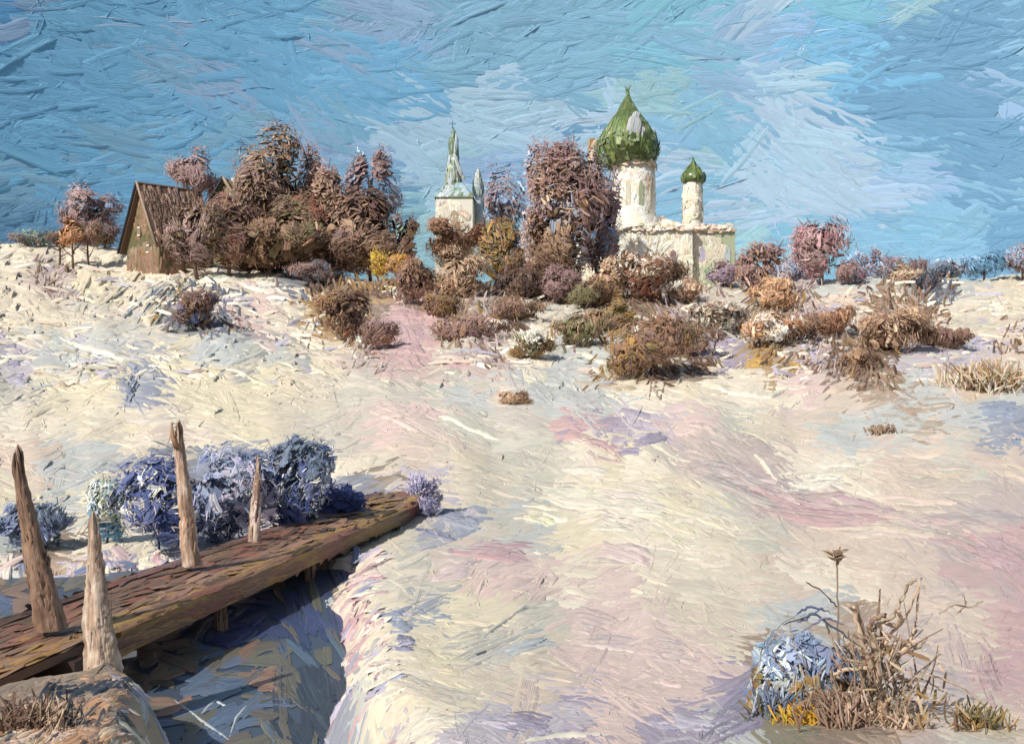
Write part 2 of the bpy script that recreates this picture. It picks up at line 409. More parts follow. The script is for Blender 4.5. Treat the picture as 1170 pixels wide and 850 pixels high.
def ridges(buf, mapper, n, where, idx, rmin, rmax, lift=1.0, Lr=(12, 55), ang=0.9, bright=1.08):
    u0, v0 = where(n)
    for i in range(n):
        L = R.uniform(*Lr); a = R.normal(0, ang); m = 5
        a = a+np.cumsum(R.normal(0, .35, m)); st = L/m
        P = np.stack([u0[i]+np.cumsum(np.cos(a))*st, v0[i]+np.cumsum(np.sin(a))*st], 1)
        c = LARR[idx(np.array([u0[i]]), np.array([v0[i]]))[0]]*bright
        ridge_line(buf, mapper, P, R.uniform(rmin, rmin+rmax), c, lift)
build_sky()

# ------------------------------------------------------------------ ground
def g_map(U, V, h):
    V2 = np.clip(V, 225, 1000)
    y = d_of_v(V2); x = (U-585)/F*y
    P = np.stack([x, y, hgt(x, y)+h*y/F*1.0], -1)
    return P, y/F
def stream_mask(u, v):
    y = d_of_v(v); x = (u-585)/F*y
    return poly_sd(x, y, STREAM)
def build_ground():
    b = Buf()
    # the one sheet, polar-ish rows reaching the horizon
    ys = np.concatenate([np.array([-60, -30, -10, 0, 3, 4.5]), 5*np.exp(np.linspace(0, math.log(620/5.0), 420))])
    tt = np.linspace(-1, 1, 420)
    sx = np.sign(tt)*np.abs(tt)**1.0
    Y, S = np.meshgrid(ys, sx, indexing='ij')
    X = S*(14+np.maximum(Y, 0)*0.95)
    near = np.maximum(Y, 5); Z = hgt(X, Y)
    U = 585+F*X/near; V = v_of_d(near)
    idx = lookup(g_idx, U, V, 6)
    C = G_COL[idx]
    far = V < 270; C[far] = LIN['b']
    k = np.arange(len(ys)-1)[:, None]*420+np.arange(419)[None]
    Q = np.stack([k, k+1, k+421, k+420], -1).reshape(-1, 4)
    b.add(np.stack([X, Y, Z], -1).reshape(-1, 3), Q, C.reshape(-1, 3), np.stack([U, V, near/F*0.3], -1).reshape(-1, 3))
    def layer(n, L, W, H, ulo=-260, uhi=1430, vlo=262, vhi=900, angs=0.22, jit=11, crossp=0.14, flt=None):
        u = R.uniform(ulo, uhi, n); v = R.uniform(vlo, vhi, n)
        rv = np.interp(u, RID_U, RID_V)
        keep = v > rv-4
        if flt is not None: keep &= flt(u, v)
        u, v = u[keep], v[keep]; n = len(u)
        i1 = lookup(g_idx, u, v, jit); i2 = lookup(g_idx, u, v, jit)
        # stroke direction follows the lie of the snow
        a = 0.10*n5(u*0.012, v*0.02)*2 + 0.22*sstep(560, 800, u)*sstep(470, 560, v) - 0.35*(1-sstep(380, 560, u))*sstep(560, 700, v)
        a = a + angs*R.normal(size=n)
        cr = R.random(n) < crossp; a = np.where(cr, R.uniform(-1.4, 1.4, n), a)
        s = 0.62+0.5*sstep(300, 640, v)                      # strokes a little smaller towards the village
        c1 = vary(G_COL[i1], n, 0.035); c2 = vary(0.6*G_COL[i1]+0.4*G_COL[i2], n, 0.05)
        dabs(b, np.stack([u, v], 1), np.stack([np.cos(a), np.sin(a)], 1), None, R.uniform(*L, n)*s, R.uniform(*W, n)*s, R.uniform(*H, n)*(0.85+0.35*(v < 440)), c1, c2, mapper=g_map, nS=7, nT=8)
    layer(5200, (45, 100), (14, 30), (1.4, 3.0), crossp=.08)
    layer(3400, (28, 75), (8, 20), (1.4, 3.2), angs=0.28, crossp=.1)
    layer(5200, (8, 22), (3, 6), (1.6, 3.6), angs=0.5, flt=lambda u, v: (v < 455) | (R.random(len(u)) < 0.26))
    # single loaded strokes that stand out
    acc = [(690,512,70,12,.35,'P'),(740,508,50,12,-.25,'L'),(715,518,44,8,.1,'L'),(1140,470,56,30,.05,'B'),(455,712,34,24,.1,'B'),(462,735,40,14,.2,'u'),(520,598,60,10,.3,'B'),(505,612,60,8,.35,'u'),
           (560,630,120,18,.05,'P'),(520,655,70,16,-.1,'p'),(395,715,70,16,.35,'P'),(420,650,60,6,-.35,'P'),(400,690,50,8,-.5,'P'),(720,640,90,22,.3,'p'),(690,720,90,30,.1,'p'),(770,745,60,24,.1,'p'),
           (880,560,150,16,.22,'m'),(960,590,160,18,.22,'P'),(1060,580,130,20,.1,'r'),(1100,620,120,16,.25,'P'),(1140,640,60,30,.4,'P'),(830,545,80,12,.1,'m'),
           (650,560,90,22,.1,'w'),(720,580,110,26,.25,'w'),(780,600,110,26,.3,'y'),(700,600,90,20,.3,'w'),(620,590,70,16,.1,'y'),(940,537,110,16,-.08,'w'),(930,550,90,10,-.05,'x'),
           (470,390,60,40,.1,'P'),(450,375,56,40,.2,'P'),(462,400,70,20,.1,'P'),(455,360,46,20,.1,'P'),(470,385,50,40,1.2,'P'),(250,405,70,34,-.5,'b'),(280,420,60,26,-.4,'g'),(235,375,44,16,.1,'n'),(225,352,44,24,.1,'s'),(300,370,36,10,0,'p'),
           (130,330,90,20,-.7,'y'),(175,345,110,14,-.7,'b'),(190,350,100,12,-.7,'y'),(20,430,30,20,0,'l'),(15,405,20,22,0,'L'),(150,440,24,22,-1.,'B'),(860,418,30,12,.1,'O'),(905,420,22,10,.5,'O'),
           (840,800,80,26,-.6,'L'),(860,780,70,22,-.7,'L'),(850,815,90,30,-.5,'u'),(835,830,90,24,-.3,'L'),(868,760,50,16,-.9,'B'),(780,835,100,20,.05,'l'),(600,820,80,24,.2,'L'),(560,825,70,18,.1,'l'),(420,830,60,14,.1,'L'),(450,838,50,10,.05,'j'),  # blue-violet shadow beside the stump, painted with these strokes
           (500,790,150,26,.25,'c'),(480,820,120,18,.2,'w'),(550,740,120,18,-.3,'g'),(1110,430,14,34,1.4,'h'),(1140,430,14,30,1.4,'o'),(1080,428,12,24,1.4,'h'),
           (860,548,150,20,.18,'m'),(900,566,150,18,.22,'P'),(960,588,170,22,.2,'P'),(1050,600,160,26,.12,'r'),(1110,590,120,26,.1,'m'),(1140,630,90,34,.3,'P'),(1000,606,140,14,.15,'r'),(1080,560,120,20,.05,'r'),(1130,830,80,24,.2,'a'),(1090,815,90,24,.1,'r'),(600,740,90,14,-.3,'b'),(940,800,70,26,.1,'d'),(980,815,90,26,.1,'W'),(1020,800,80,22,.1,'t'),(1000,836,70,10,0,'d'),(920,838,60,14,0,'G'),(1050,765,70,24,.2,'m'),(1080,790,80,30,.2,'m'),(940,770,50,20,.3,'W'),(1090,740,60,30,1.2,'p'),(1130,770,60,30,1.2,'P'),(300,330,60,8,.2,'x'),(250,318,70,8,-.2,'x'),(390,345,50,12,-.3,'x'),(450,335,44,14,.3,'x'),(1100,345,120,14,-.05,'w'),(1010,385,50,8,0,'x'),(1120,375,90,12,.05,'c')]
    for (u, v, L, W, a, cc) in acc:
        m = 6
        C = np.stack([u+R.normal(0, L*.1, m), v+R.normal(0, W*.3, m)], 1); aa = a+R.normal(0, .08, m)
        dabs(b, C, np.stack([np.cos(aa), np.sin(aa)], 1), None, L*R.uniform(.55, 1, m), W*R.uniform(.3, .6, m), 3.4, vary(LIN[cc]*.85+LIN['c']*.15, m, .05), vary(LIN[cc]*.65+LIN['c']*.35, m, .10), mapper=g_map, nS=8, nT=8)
    m = 2600; x = R.uniform(-12, 0.2, m); y = R.uniform(6.0, 22, m)**1.0
    sd = poly_sd(x, y, STREAM); k = (sd > -.85) & (sd < .6); x, y, sd = x[k], y[k], sd[k]; m = len(x)
    ep = .06; gx = (hgt(x+ep, y)-hgt(x-ep, y))/(2*ep); gy = (hgt(x, y+ep)-hgt(x, y-ep))/(2*ep)
    N = unit(np.stack([-gx, -gy, np.ones(m)], 1)); T = unit(np.stack([.35*R.normal(size=m), .5*R.normal(size=m)+.6, np.zeros(m)], 1)+N*0)
    dn = unit(np.stack([gx, gy, gx**2+gy**2], 1)+1e-6); T = np.where(R.random((m, 1)) < .45, dn+R.normal(0, .25, (m, 3)), T)
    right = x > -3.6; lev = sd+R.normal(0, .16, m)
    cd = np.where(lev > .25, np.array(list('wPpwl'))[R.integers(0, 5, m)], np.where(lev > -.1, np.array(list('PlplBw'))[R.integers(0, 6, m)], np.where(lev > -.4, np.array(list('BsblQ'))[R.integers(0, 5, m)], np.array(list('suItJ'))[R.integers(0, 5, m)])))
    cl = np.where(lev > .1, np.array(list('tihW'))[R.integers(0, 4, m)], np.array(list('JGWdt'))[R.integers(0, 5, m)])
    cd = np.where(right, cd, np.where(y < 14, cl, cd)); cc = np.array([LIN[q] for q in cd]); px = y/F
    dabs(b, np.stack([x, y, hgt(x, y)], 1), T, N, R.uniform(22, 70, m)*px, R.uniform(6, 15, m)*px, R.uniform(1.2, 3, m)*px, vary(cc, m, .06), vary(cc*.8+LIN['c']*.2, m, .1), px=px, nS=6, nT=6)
    ridges(b, g_map, 700, lambda n: (R.uniform(-100, 1270, n), R.uniform(345, 850, n)), g_idx, 0.6, .8, lift=1.7, Lr=(10, 50), ang=0.35, bright=1.06)
    ridges(b, g_map, 300, lambda n: (R.uniform(-100, 1270, n), R.uniform(310, 430, n)), lambda u, v: np.full(np.shape(u), KIDX['w']), 0.7, 0.8, lift=1.4, Lr=(10, 34), ang=0.4, bright=1.0)
    for line in [[(890,540),(930,532),(975,530),(1012,520)],[(540,740),(575,715),(600,700),(640,690)],[(615,580),(640,592),(665,590)],[(590,850),(640,842),(700,840)],[(860,520),(900,560)],
                 [(750,605),(790,600),(830,595)],[(500,478),(540,492),(570,498)],[(800,440),(840,452),(880,455),(905,440)],[(60,380),(100,400),(135,410)],[(650,400),(690,415),(735,408)]]:
        ridge_line(b, g_map, np.array(line, float), 2.2, LIN['w'], lift=2.0)
    o = b.build('ground', M_SNOW); o['kind'] = 'structure'
build_ground()

# ------------------------------------------------------------------ stream
def build_water():
    b = Buf()
    def wmap(U, V, h):          # u, v on the water plane
        y = (3-WATER_Z)*F/(np.maximum(V, 470)-425.0); x = (U-585)/F*y
        return np.stack([x, y, WATER_Z+h*y/F*0.5], -1), y/F
    c = STREAM.mean(0)
    P = STREAM.copy(); n = len(P)
    # grid over the stream bed, level
    gx, gy = np.meshgrid(np.linspace(-30, 0, 60), np.linspace(4.5, 23, 40), indexing='ij')
    V = np.stack([gx, gy, np.full_like(gx, WATER_Z-0.01)], -1)
    sd = poly_sd(gx, gy, STREAM)
    k = np.arange(59)[:, None]*40+np.arange(39)[None]
    Q = np.stack([k, k+40, k+41, k+1], -1).reshape(-1, 4)
    ok = (sd.ravel()[Q] < 0.6).any(1)
    b.add(V.reshape(-1, 3), Q[ok], LIN['s']*0.6)
    m = 900
    u = R.uniform(-200, 430, m); v = R.uniform(590, 900, m)
    y = (3-WATER_Z)*F/(v-425); x = (u-585)/F*y
    keep = poly_sd(x, y, STREAM) < 0.1
    u, v = u[keep], v[keep]; m = len(u)
    sel = n1(u*0.03, v*0.03)+R.normal(0, .35, m)
    right = u > 310
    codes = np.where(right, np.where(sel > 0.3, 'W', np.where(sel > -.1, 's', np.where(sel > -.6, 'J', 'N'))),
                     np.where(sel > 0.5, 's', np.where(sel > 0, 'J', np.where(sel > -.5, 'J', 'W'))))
    codes = np.where((v < 735) & (v > 690-0.45*(u-300)-20) & (u > 150) & (sel > -0.3), 'I', codes)  # navy band below the deck: bridge shadow painted into the water strokes
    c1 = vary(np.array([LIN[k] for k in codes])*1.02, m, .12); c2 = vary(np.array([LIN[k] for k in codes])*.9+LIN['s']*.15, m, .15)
    a = np.where(right, 1.1, -0.25)+R.normal(0, .3, m)
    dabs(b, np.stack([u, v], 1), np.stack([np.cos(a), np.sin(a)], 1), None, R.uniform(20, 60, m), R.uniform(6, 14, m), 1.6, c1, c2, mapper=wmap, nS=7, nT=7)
    for line in [[(200,800),(240,830),(262,845)],[(262,842),(270,820),(282,805)],[(230,815),(245,800),(258,806)]]:
        ridge_line(b, wmap, np.array(line, float), 1.6, LIN['b'], 1.5)
    o = b.build('stream_water', M_WATER); o['kind'] = 'structure'
build_water()

# ------------------------------------------------------------------ church and other buildings
def cyl_wall(buf, c, r0, r1, z0, z1, cols, px, sides=28, dense=2.4, along='v', H=0.9, L=(8, 18), W=(4, 7)):
    th = np.linspace(0, 2*np.pi, sides+1)
    P = np.array([[(c[0]+r*math.cos(t), c[1]+r*math.sin(t), z) for t in th] for r, z in ((r0, z0), (r1, z1))])
    k = np.arange(sides)
    buf.add(P.reshape(-1, 3), np.stack([k, k+1, k+sides+2, k+sides+1], 1), LIN[cols[0]])
    n = int(2*np.pi*(r0+r1)/2*(z1-z0)/px/px/((L[0]+L[1])/2*(W[0]+W[1])/2)*dense)
    t = R.uniform(0, 2*np.pi, n); l = R.uniform(*L, n); f = R.random(n)
    mar = np.minimum(l*px/2/(z1-z0), .45) if along == 'v' else 0.05
    f = mar+f*(1-2*mar); rr = r0+(r1-r0)*f+px*.3
    C = np.stack([c[0]+rr*np.cos(t), c[1]+rr*np.sin(t), z0+f*(z1-z0)], 1)
    W = (W[0]*1.3, W[1]*1.3); H = H*.7
    N = np.stack([np.cos(t), np.sin(t), np.full(n, (r0-r1)/(z1-z0))], 1)
    T = np.stack([-np.sin(t), np.cos(t), np.zeros(n)], 1) if along == 'h' else np.tile([0, 0, 1.], (n, 1))+R.normal(0, .4, (n, 3))
    c1, c2 = pick(cols, C, px, n); c1 = c1*1.32; c2 = c2*1.32
    dabs(buf, C, T, N, np.minimum(l*px, (z1-z0)*.9), R.uniform(*W, n)*px, H*px, c1, c2, px=px, nS=5, nT=6)
def lathe(buf, c, prof, cols, px, sides=32, dabn=200, L=(10, 22), W=(4, 8), H=0.8):
    prof = np.array(prof, float); m = len(prof)
    th = np.linspace(0, 2*np.pi, sides, endpoint=False)
    P = np.stack([c[0]+prof[:, 0][:, None]*np.cos(th), c[1]+prof[:, 0][:, None]*np.sin(th), np.repeat((c[2]+prof[:, 1])[:, None], sides, 1)], -1)
    i, j = np.meshgrid(np.arange(m-1), np.arange(sides), indexing='ij')
    Q = np.stack([i*sides+j, i*sides+(j+1) % sides, (i+1)*sides+(j+1) % sides, (i+1)*sides+j], -1).reshape(-1, 4)
    buf.add(P.reshape(-1, 3), Q, LIN[cols[0]])
    k = R.uniform(0.3, m-1.6, dabn); t = R.uniform(0, 2*np.pi, dabn)
    r = np.interp(k, np.arange(m), prof[:, 0]); z = np.interp(k, np.arange(m), prof[:, 1])
    dr = np.interp(k+.2, np.arange(m), prof[:, 0])-np.interp(k-.2, np.arange(m), prof[:, 0]); dz = np.interp(k+.2, np.arange(m), prof[:, 1])-np.interp(k-.2, np.arange(m), prof[:, 1])
    rad = np.stack([np.cos(t), np.sin(t), 0*t], 1)
    T = unit(rad*dr[:, None]+np.array([0, 0, 1.])*dz[:, None]); N = unit(rad*dz[:, None]-np.array([0, 0, 1.])*dr[:, None])
    C = np.array(c)+rad*r[:, None]+np.array([0, 0, 1.])*z[:, None]+N*px*.2
    c1, c2 = pick(cols, C, px, dabn)
    dabs(buf, C, T, N, R.uniform(*L, dabn)*px, np.minimum(R.uniform(*W, dabn)*px, r*.8+.02), H*px, c1, c2, px=px, nS=5, nT=6)
def onion(w, h):
    """onion dome profile, max width w, height h"""
    pts = [(0.60,0),(0.80,.05),(0.95,.13),(1.0,.23),(0.97,.33),(0.86,.44),(0.70,.54),(0.52,.64),(0.34,.74),(0.19,.84),(0.08,.93),(0.01,1.0)]
    return [(p*w/2, q*h) for p, q in pts]
def window(parent, c, n, wd, ht, col='N', proud=0.06):
    """arched window seen as a dark recess pane with pale surround"""
    n = unit(np.array(n, float)); s = np.cross([0, 0, 1.], n); up = np.array([0, 0, 1.]); c = np.array(c, float)
    b = Buf(); pts = [(-.5, 0), (.5, 0), (.5, .7), (.35, .88), (0, 1.0), (-.35, .88), (-.5, .7)]
    P = [c+s*x*wd+up*y*ht+n*proud for x, y in pts]; P2 = [c+s*x*wd+up*y*ht-n*.1 for x, y in pts]
    V = P+P2+[c+up*ht*.5+n*proud]; q = []
    for i in range(7):
        j = (i+1) % 7; q.append((14, i, j, j)); q.append((i, i+7, j+7, j))
    b.add(V, q, vary(LIN[col], 15, .08)); b.build('window', M_WALL, parent, smooth=False)
def box_building(root, c, hx, hy, z0, z1, rot, cols, px, name='wall', side_cols=None):
    b = Buf(); ca, sa = math.cos(rot), math.sin(rot)
    ex = np.array([ca, sa, 0]); ey = np.array([-sa, ca, 0]); c = np.array([c[0], c[1], 0])
    def K(i, j, z): return c+ex*hx*i+ey*hy*j+np.array([0, 0, z])
    for (i0, j0, i1, j1), cc in (((-1, -1, 1, -1), cols), ((1, -1, 1, 1), side_cols or cols), ((1, 1, -1, 1), cols), ((-1, 1, -1, -1), side_cols or cols)):
        a, d = K(i0, j0, z0), K(i1, j1, z0); e, f = K(i1, j1, z1), K(i0, j0, z1)
        poly(b, [a, d, e, f], LIN[cc[0]]); coat_quad(b, a, d, e, f, cc, px, along='t', L=(8, 18), W=(5, 10), H=.7, wob=.45)
    b.build(name, M_WALL, root)
    return K
def flat_slab(b, corners, th, cols, px, along='s', H=1.0):
    """roof slab: 4 corners (outer face up), thickness th, painted on top"""
    P = [np.array(k, float) for k in corners]; nn = unit(np.cross(P[1]-P[0], P[3]-P[0]))
    Lo = [p-nn*th for p in P]
    poly(b, P, LIN[cols[0]]); poly(b, Lo[::-1], LIN[cols[0]]*.8)
    for i in range(4):
        j = (i+1) % 4; poly(b, [P[i], Lo[i], Lo[j], P[j]], LIN[cols[-1]])
    coat_quad(b, *P, cols, px, along=along, H=H)

def church():
    Y = 113.0; px = Y/F
    g = float(hgt((735-585)/F*Y, Y)); base = np.array([(735-585)/F*Y, Y, g-0.5])
    root = thing('church', base, 'white church with one large green onion dome and small side cupola', 'church')
    X = lambda u: (u-585)/F*Y
    Z = lambda v: 3-(v-425)/F*Y
    # main body: front on the south, sanctuary to the left, low annex to the right
    K = box_building(root, (X(731), Y+4), (X(790)-X(672))/2, 4.6, base[2], Z(262), 0.0, 'xxwxyxwh', px, 'wall')
    b = Buf()
    zt = Z(262); top = Z(244)
    corners = [K(-1.05, -1.05, zt), K(1.05, -1.05, zt), K(1.05, 1.05, zt), K(-1.05, 1.05, zt)]
    mids = [K(-.45, -.35, top), K(.45, -.35, top), K(.45, .35, top), K(-.45, .35, top)]
    for i in range(4):
        j = (i+1) % 4
        poly(b, [corners[i], corners[j], mids[j], mids[i]], LIN['c'])
        coat_quad(b, corners[i], corners[j], mids[j], mids[i], 'xwhcr', px, H=1.2)
    poly(b, mids, LIN['w']); b.build('roof', M_WALL, root)
    # large drum and dome
    c = (X(729), Y+4, 0); b = Buf(); cyl_wall(b, c, 25*px, 24*px, Z(262), Z(180), 'xxwycxwhx', px); 
    dr = b.build('drum', M_WALL, root)
    b = Buf(); cyl_wall(b, c, 27*px, 26*px, Z(184), Z(178), 'wxch', px, along='h', L=(8, 14), W=(3, 5)); b.build('cornice', M_WALL, root)
    for a in (-2.5, -1.95, -1.35, -.75):
        nrm = (math.cos(a), math.sin(a), 0)
        window(root, (c[0]+24.6*px*nrm[0], c[1]+24.6*px*nrm[1], Z(232)), nrm, 6*px, 30*px, 'c' if a != -1.35 else 'e', .12)
    b = Buf(); lathe(b, (X(722), Y+4, Z(182)), onion(71*px, 86*px), 'FFfFfFfSFF', px, dabn=420, L=(12, 34), W=(3, 8), H=.6)
    dm = b.build('dome', M_DOME, root)
    b = Buf(); C = np.array([[X(722), Y+4, Z(146)], [X(727), Y+4, Z(138)], [X(733), Y+4, Z(150)], [X(701), Y+4, Z(150)]]); 
    t = np.array([-1.45, -1.35, -1.1, -2.35]); R0 = np.array([33, 30, 33.5, 33.5])*px
    rad = np.stack([np.cos(t), np.sin(t), 0*t+.1], 1); C2 = np.array([X(721.5), Y+4, 0])+rad*R0[:, None]; C2[:, 2] = [Z(143), Z(134), Z(150), Z(152)]
    for i in range(4):
        b = Buf(); dabs(b, C2[i:i+1], np.array([[0.2, 0, 1.]]), rad[i:i+1], np.array([24, 20, 17, 14])[i:i+1]*px, np.array([17, 10, 6, 4])[i:i+1]*px, 1.2*px, vary(LIN['c'], 1, .03), vary(LIN['v'], 1, .05), px=px)
        b.build('pale_patch', M_SNOW, dm)  # grey-white patches: a highlight painted onto the dome
    b = Buf(); tube(b, [(X(722), Y+4, Z(98)), (X(722), Y+4, Z(87))], [1.3*px, .4*px], LIN['S'], px=px); b.build('finial', M_DOME, dm)
    b = Buf(); cyl_wall(b, (X(731), Y+2.2, 0), 31*px, 28*px, base[2], Z(246), 'xxwyxwhc', px); b.build('lower_drum', M_WALL, root)
    b = Buf()
    for (ua, ub, vv, yy) in ((688, 788, 261, Y-.95), (792, 839, 260, Y+.1)):
        m = int((ub-ua)*1.1); C = np.stack([(R.uniform(ua, ub, m)-585)/F*Y, yy+.25+R.normal(0, .1, m), 3-(vv+R.normal(0, 2.0, m)-425)/F*Y], 1)
        T = np.tile([1., 0, 0], (m, 1))+R.normal(0, .3, (m, 3)); N = unit(np.tile([0, -.8, .6], (m, 1))+R.normal(0, .25, (m, 3))); c1, c2 = pick('wxhcxr', C, px, m)
        dabs(b, C, T, N, R.uniform(5, 12, m)*px, R.uniform(3, 6, m)*px, 1.2*px, c1*1.2, c2*1.2, px=px, nS=5, nT=5)
    b.build('eave_snow', M_SNOW, root)
    # side cupola
    c = (X(796), Y+2.5, 0); b = Buf(); cyl_wall(b, c, 11*px, 10*px, Z(256), Z(205), 'xwwc', px); b.build('drum', M_WALL, root)
    b = Buf(); lathe(b, (X(796.5), Y+2.5, Z(206)), onion(27*px, 28*px), 'FfFS', px, dabn=60, L=(7, 14), W=(4, 6)); d2 = b.build('dome', M_DOME, root)
    window(root, (c[0]+10.6*px*.2, c[1]-10.5*px, Z(236)), (.2, -1, 0), 4*px, 16*px, 'c', .1)
    # small rear cupola to the left of the dome
    c = (X(684), Y+7.5, 0); b = Buf(); cyl_wall(b, c, 6.5*px, 6*px, Z(262), Z(142), 'ohca', px, L=(6, 12), W=(3, 5)); b.build('drum', M_WALL, root)
    # annex to the right; its flank walls have shade painted into their colours
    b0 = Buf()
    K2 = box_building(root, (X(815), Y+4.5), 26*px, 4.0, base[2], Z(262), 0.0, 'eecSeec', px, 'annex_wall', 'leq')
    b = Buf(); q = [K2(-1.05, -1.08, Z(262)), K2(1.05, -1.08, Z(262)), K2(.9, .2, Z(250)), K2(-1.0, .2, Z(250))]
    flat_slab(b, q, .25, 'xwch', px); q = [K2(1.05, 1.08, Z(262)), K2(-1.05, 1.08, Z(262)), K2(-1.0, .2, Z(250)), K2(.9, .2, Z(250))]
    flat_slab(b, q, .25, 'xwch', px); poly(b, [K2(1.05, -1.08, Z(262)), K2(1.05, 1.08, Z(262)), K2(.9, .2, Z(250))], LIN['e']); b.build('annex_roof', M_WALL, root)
    for uu in (803, 832): window(root, (X(uu), Y+.5, Z(298)), (0, -1, 0), 7*px, 17*px, 'l' if uu < 810 else 'b', .1)
    # apse
    c = (X(683), Y+1.5, 0); b = Buf(); cyl_wall(b, c, 25*px, 25*px, base[2], Z(276), 'xwhyw', px); b.build('apse_wall', M_WALL, root)
    b = Buf(); lathe(b, (c[0], c[1], Z(276)), [(26*px, 0), (18*px, 8*px), (9*px, 13*px), (.5*px, 16*px)], 'woch', px, dabn=90); b.build('apse_roof', M_WALL, root)
    for uu in (712, 740, 768): window(root, (X(uu), Y-.62, Z(310)), (0, -1, 0), 8*px, 24*px, 'G' if uu == 712 else 'Q', .1)
church()

def bell_tower():
    Y = 124.0; px = Y/F
    X = lambda u: (u-585)/F*Y
    Z = lambda v: 3-(v-425)/F*Y
    base = np.array([X(518), Y, float(hgt(X(518), Y))-1.0])
    root = thing('bell_tower', base, 'cream bell tower with slender grey green spire rising left of the church', 'tower')
    K = box_building(root, (X(519), Y+2.2), 21*px, 2.3, base[2], Z(226), 0.0, 'xwwyh', px, 'wall')
    b = Buf(); zt = Z(226); top = Z(206)
    P = [K(-1.08, -1.08, zt), K(1.08, -1.08, zt), K(1.08, 1.08, zt), K(-1.08, 1.08, zt)]; Q = [K(-.35, -.3, top), K(.35, -.3, top), K(.35, .3, top), K(-.35, .3, top)]
    for i in range(4):
        j = (i+1) % 4; poly(b, [P[i], P[j], Q[j], Q[i]], LIN['S']); coat_quad(b, P[i], P[j], Q[j], Q[i], 'bSKeb', px, along='t', L=(7, 13), W=(4, 7), off=.35)
    b.build('roof', M_WALL, root)
    b = Buf(); lathe(b, (X(517), Y+2.2, Z(209)), [(9.5*px, 0), (8*px, 14*px), (6*px, 30*px), (4.6*px, 48*px), (3.2*px, 58*px), (.3*px, 65*px)], 'SebKS', px, sides=8, dabn=70, L=(10, 20), W=(3, 6)); sp = b.build('spire', M_DOME, root)
    b = Buf(); m = at(523, 165, Y+1.4); 
    C = np.array([at(521, 165, Y+1.2), at(523, 188, Y+1.0), at(527, 198, Y+1.2)]); N = np.tile([0.3, -1, .1], (3, 1)).astype(float)
    for i in range(3):
        b = Buf(); dabs(b, C[i:i+1], np.array([[.1, 0, 1.], [-.35, 0, 1], [-.5, 0, 1]])[i:i+1], N[i:i+1], np.array([26, 26, 18])[i:i+1]*px, 4*px, 1.2*px, vary(LIN['x'], 1, .04), vary(LIN['K'], 1, .05), px=px); b.build('pale_patch', M_SNOW, sp)  # white and pale blue strokes laid on the spire
    b = Buf(); tube(b, [at(517, 147, Y+2.2), at(517, 138, Y+2.2)], .5*px, LIN['D'], px=px); tube(b, [at(513, 142, Y+2.2), at(521, 142, Y+2.2)], .45*px, LIN['D'], px=px); b.build('cross', M_DOME, sp)
    b = Buf(); lathe(b, (X(545), Y+3.6, Z(212)), [(6.5*px, -60*px), (6*px, 0), (4.8*px, 9*px), (2.6*px, 18*px), (.2*px, 27*px)], 'bKeb', px, sides=8, dabn=90, L=(8, 14), W=(3, 5)); b.build('side_turret', M_DOME, root)
    window(root, (X(519), Y-.12, Z(262)), (0, -1, 0), 9*px, 22*px, 'a', .1)
bell_tower()

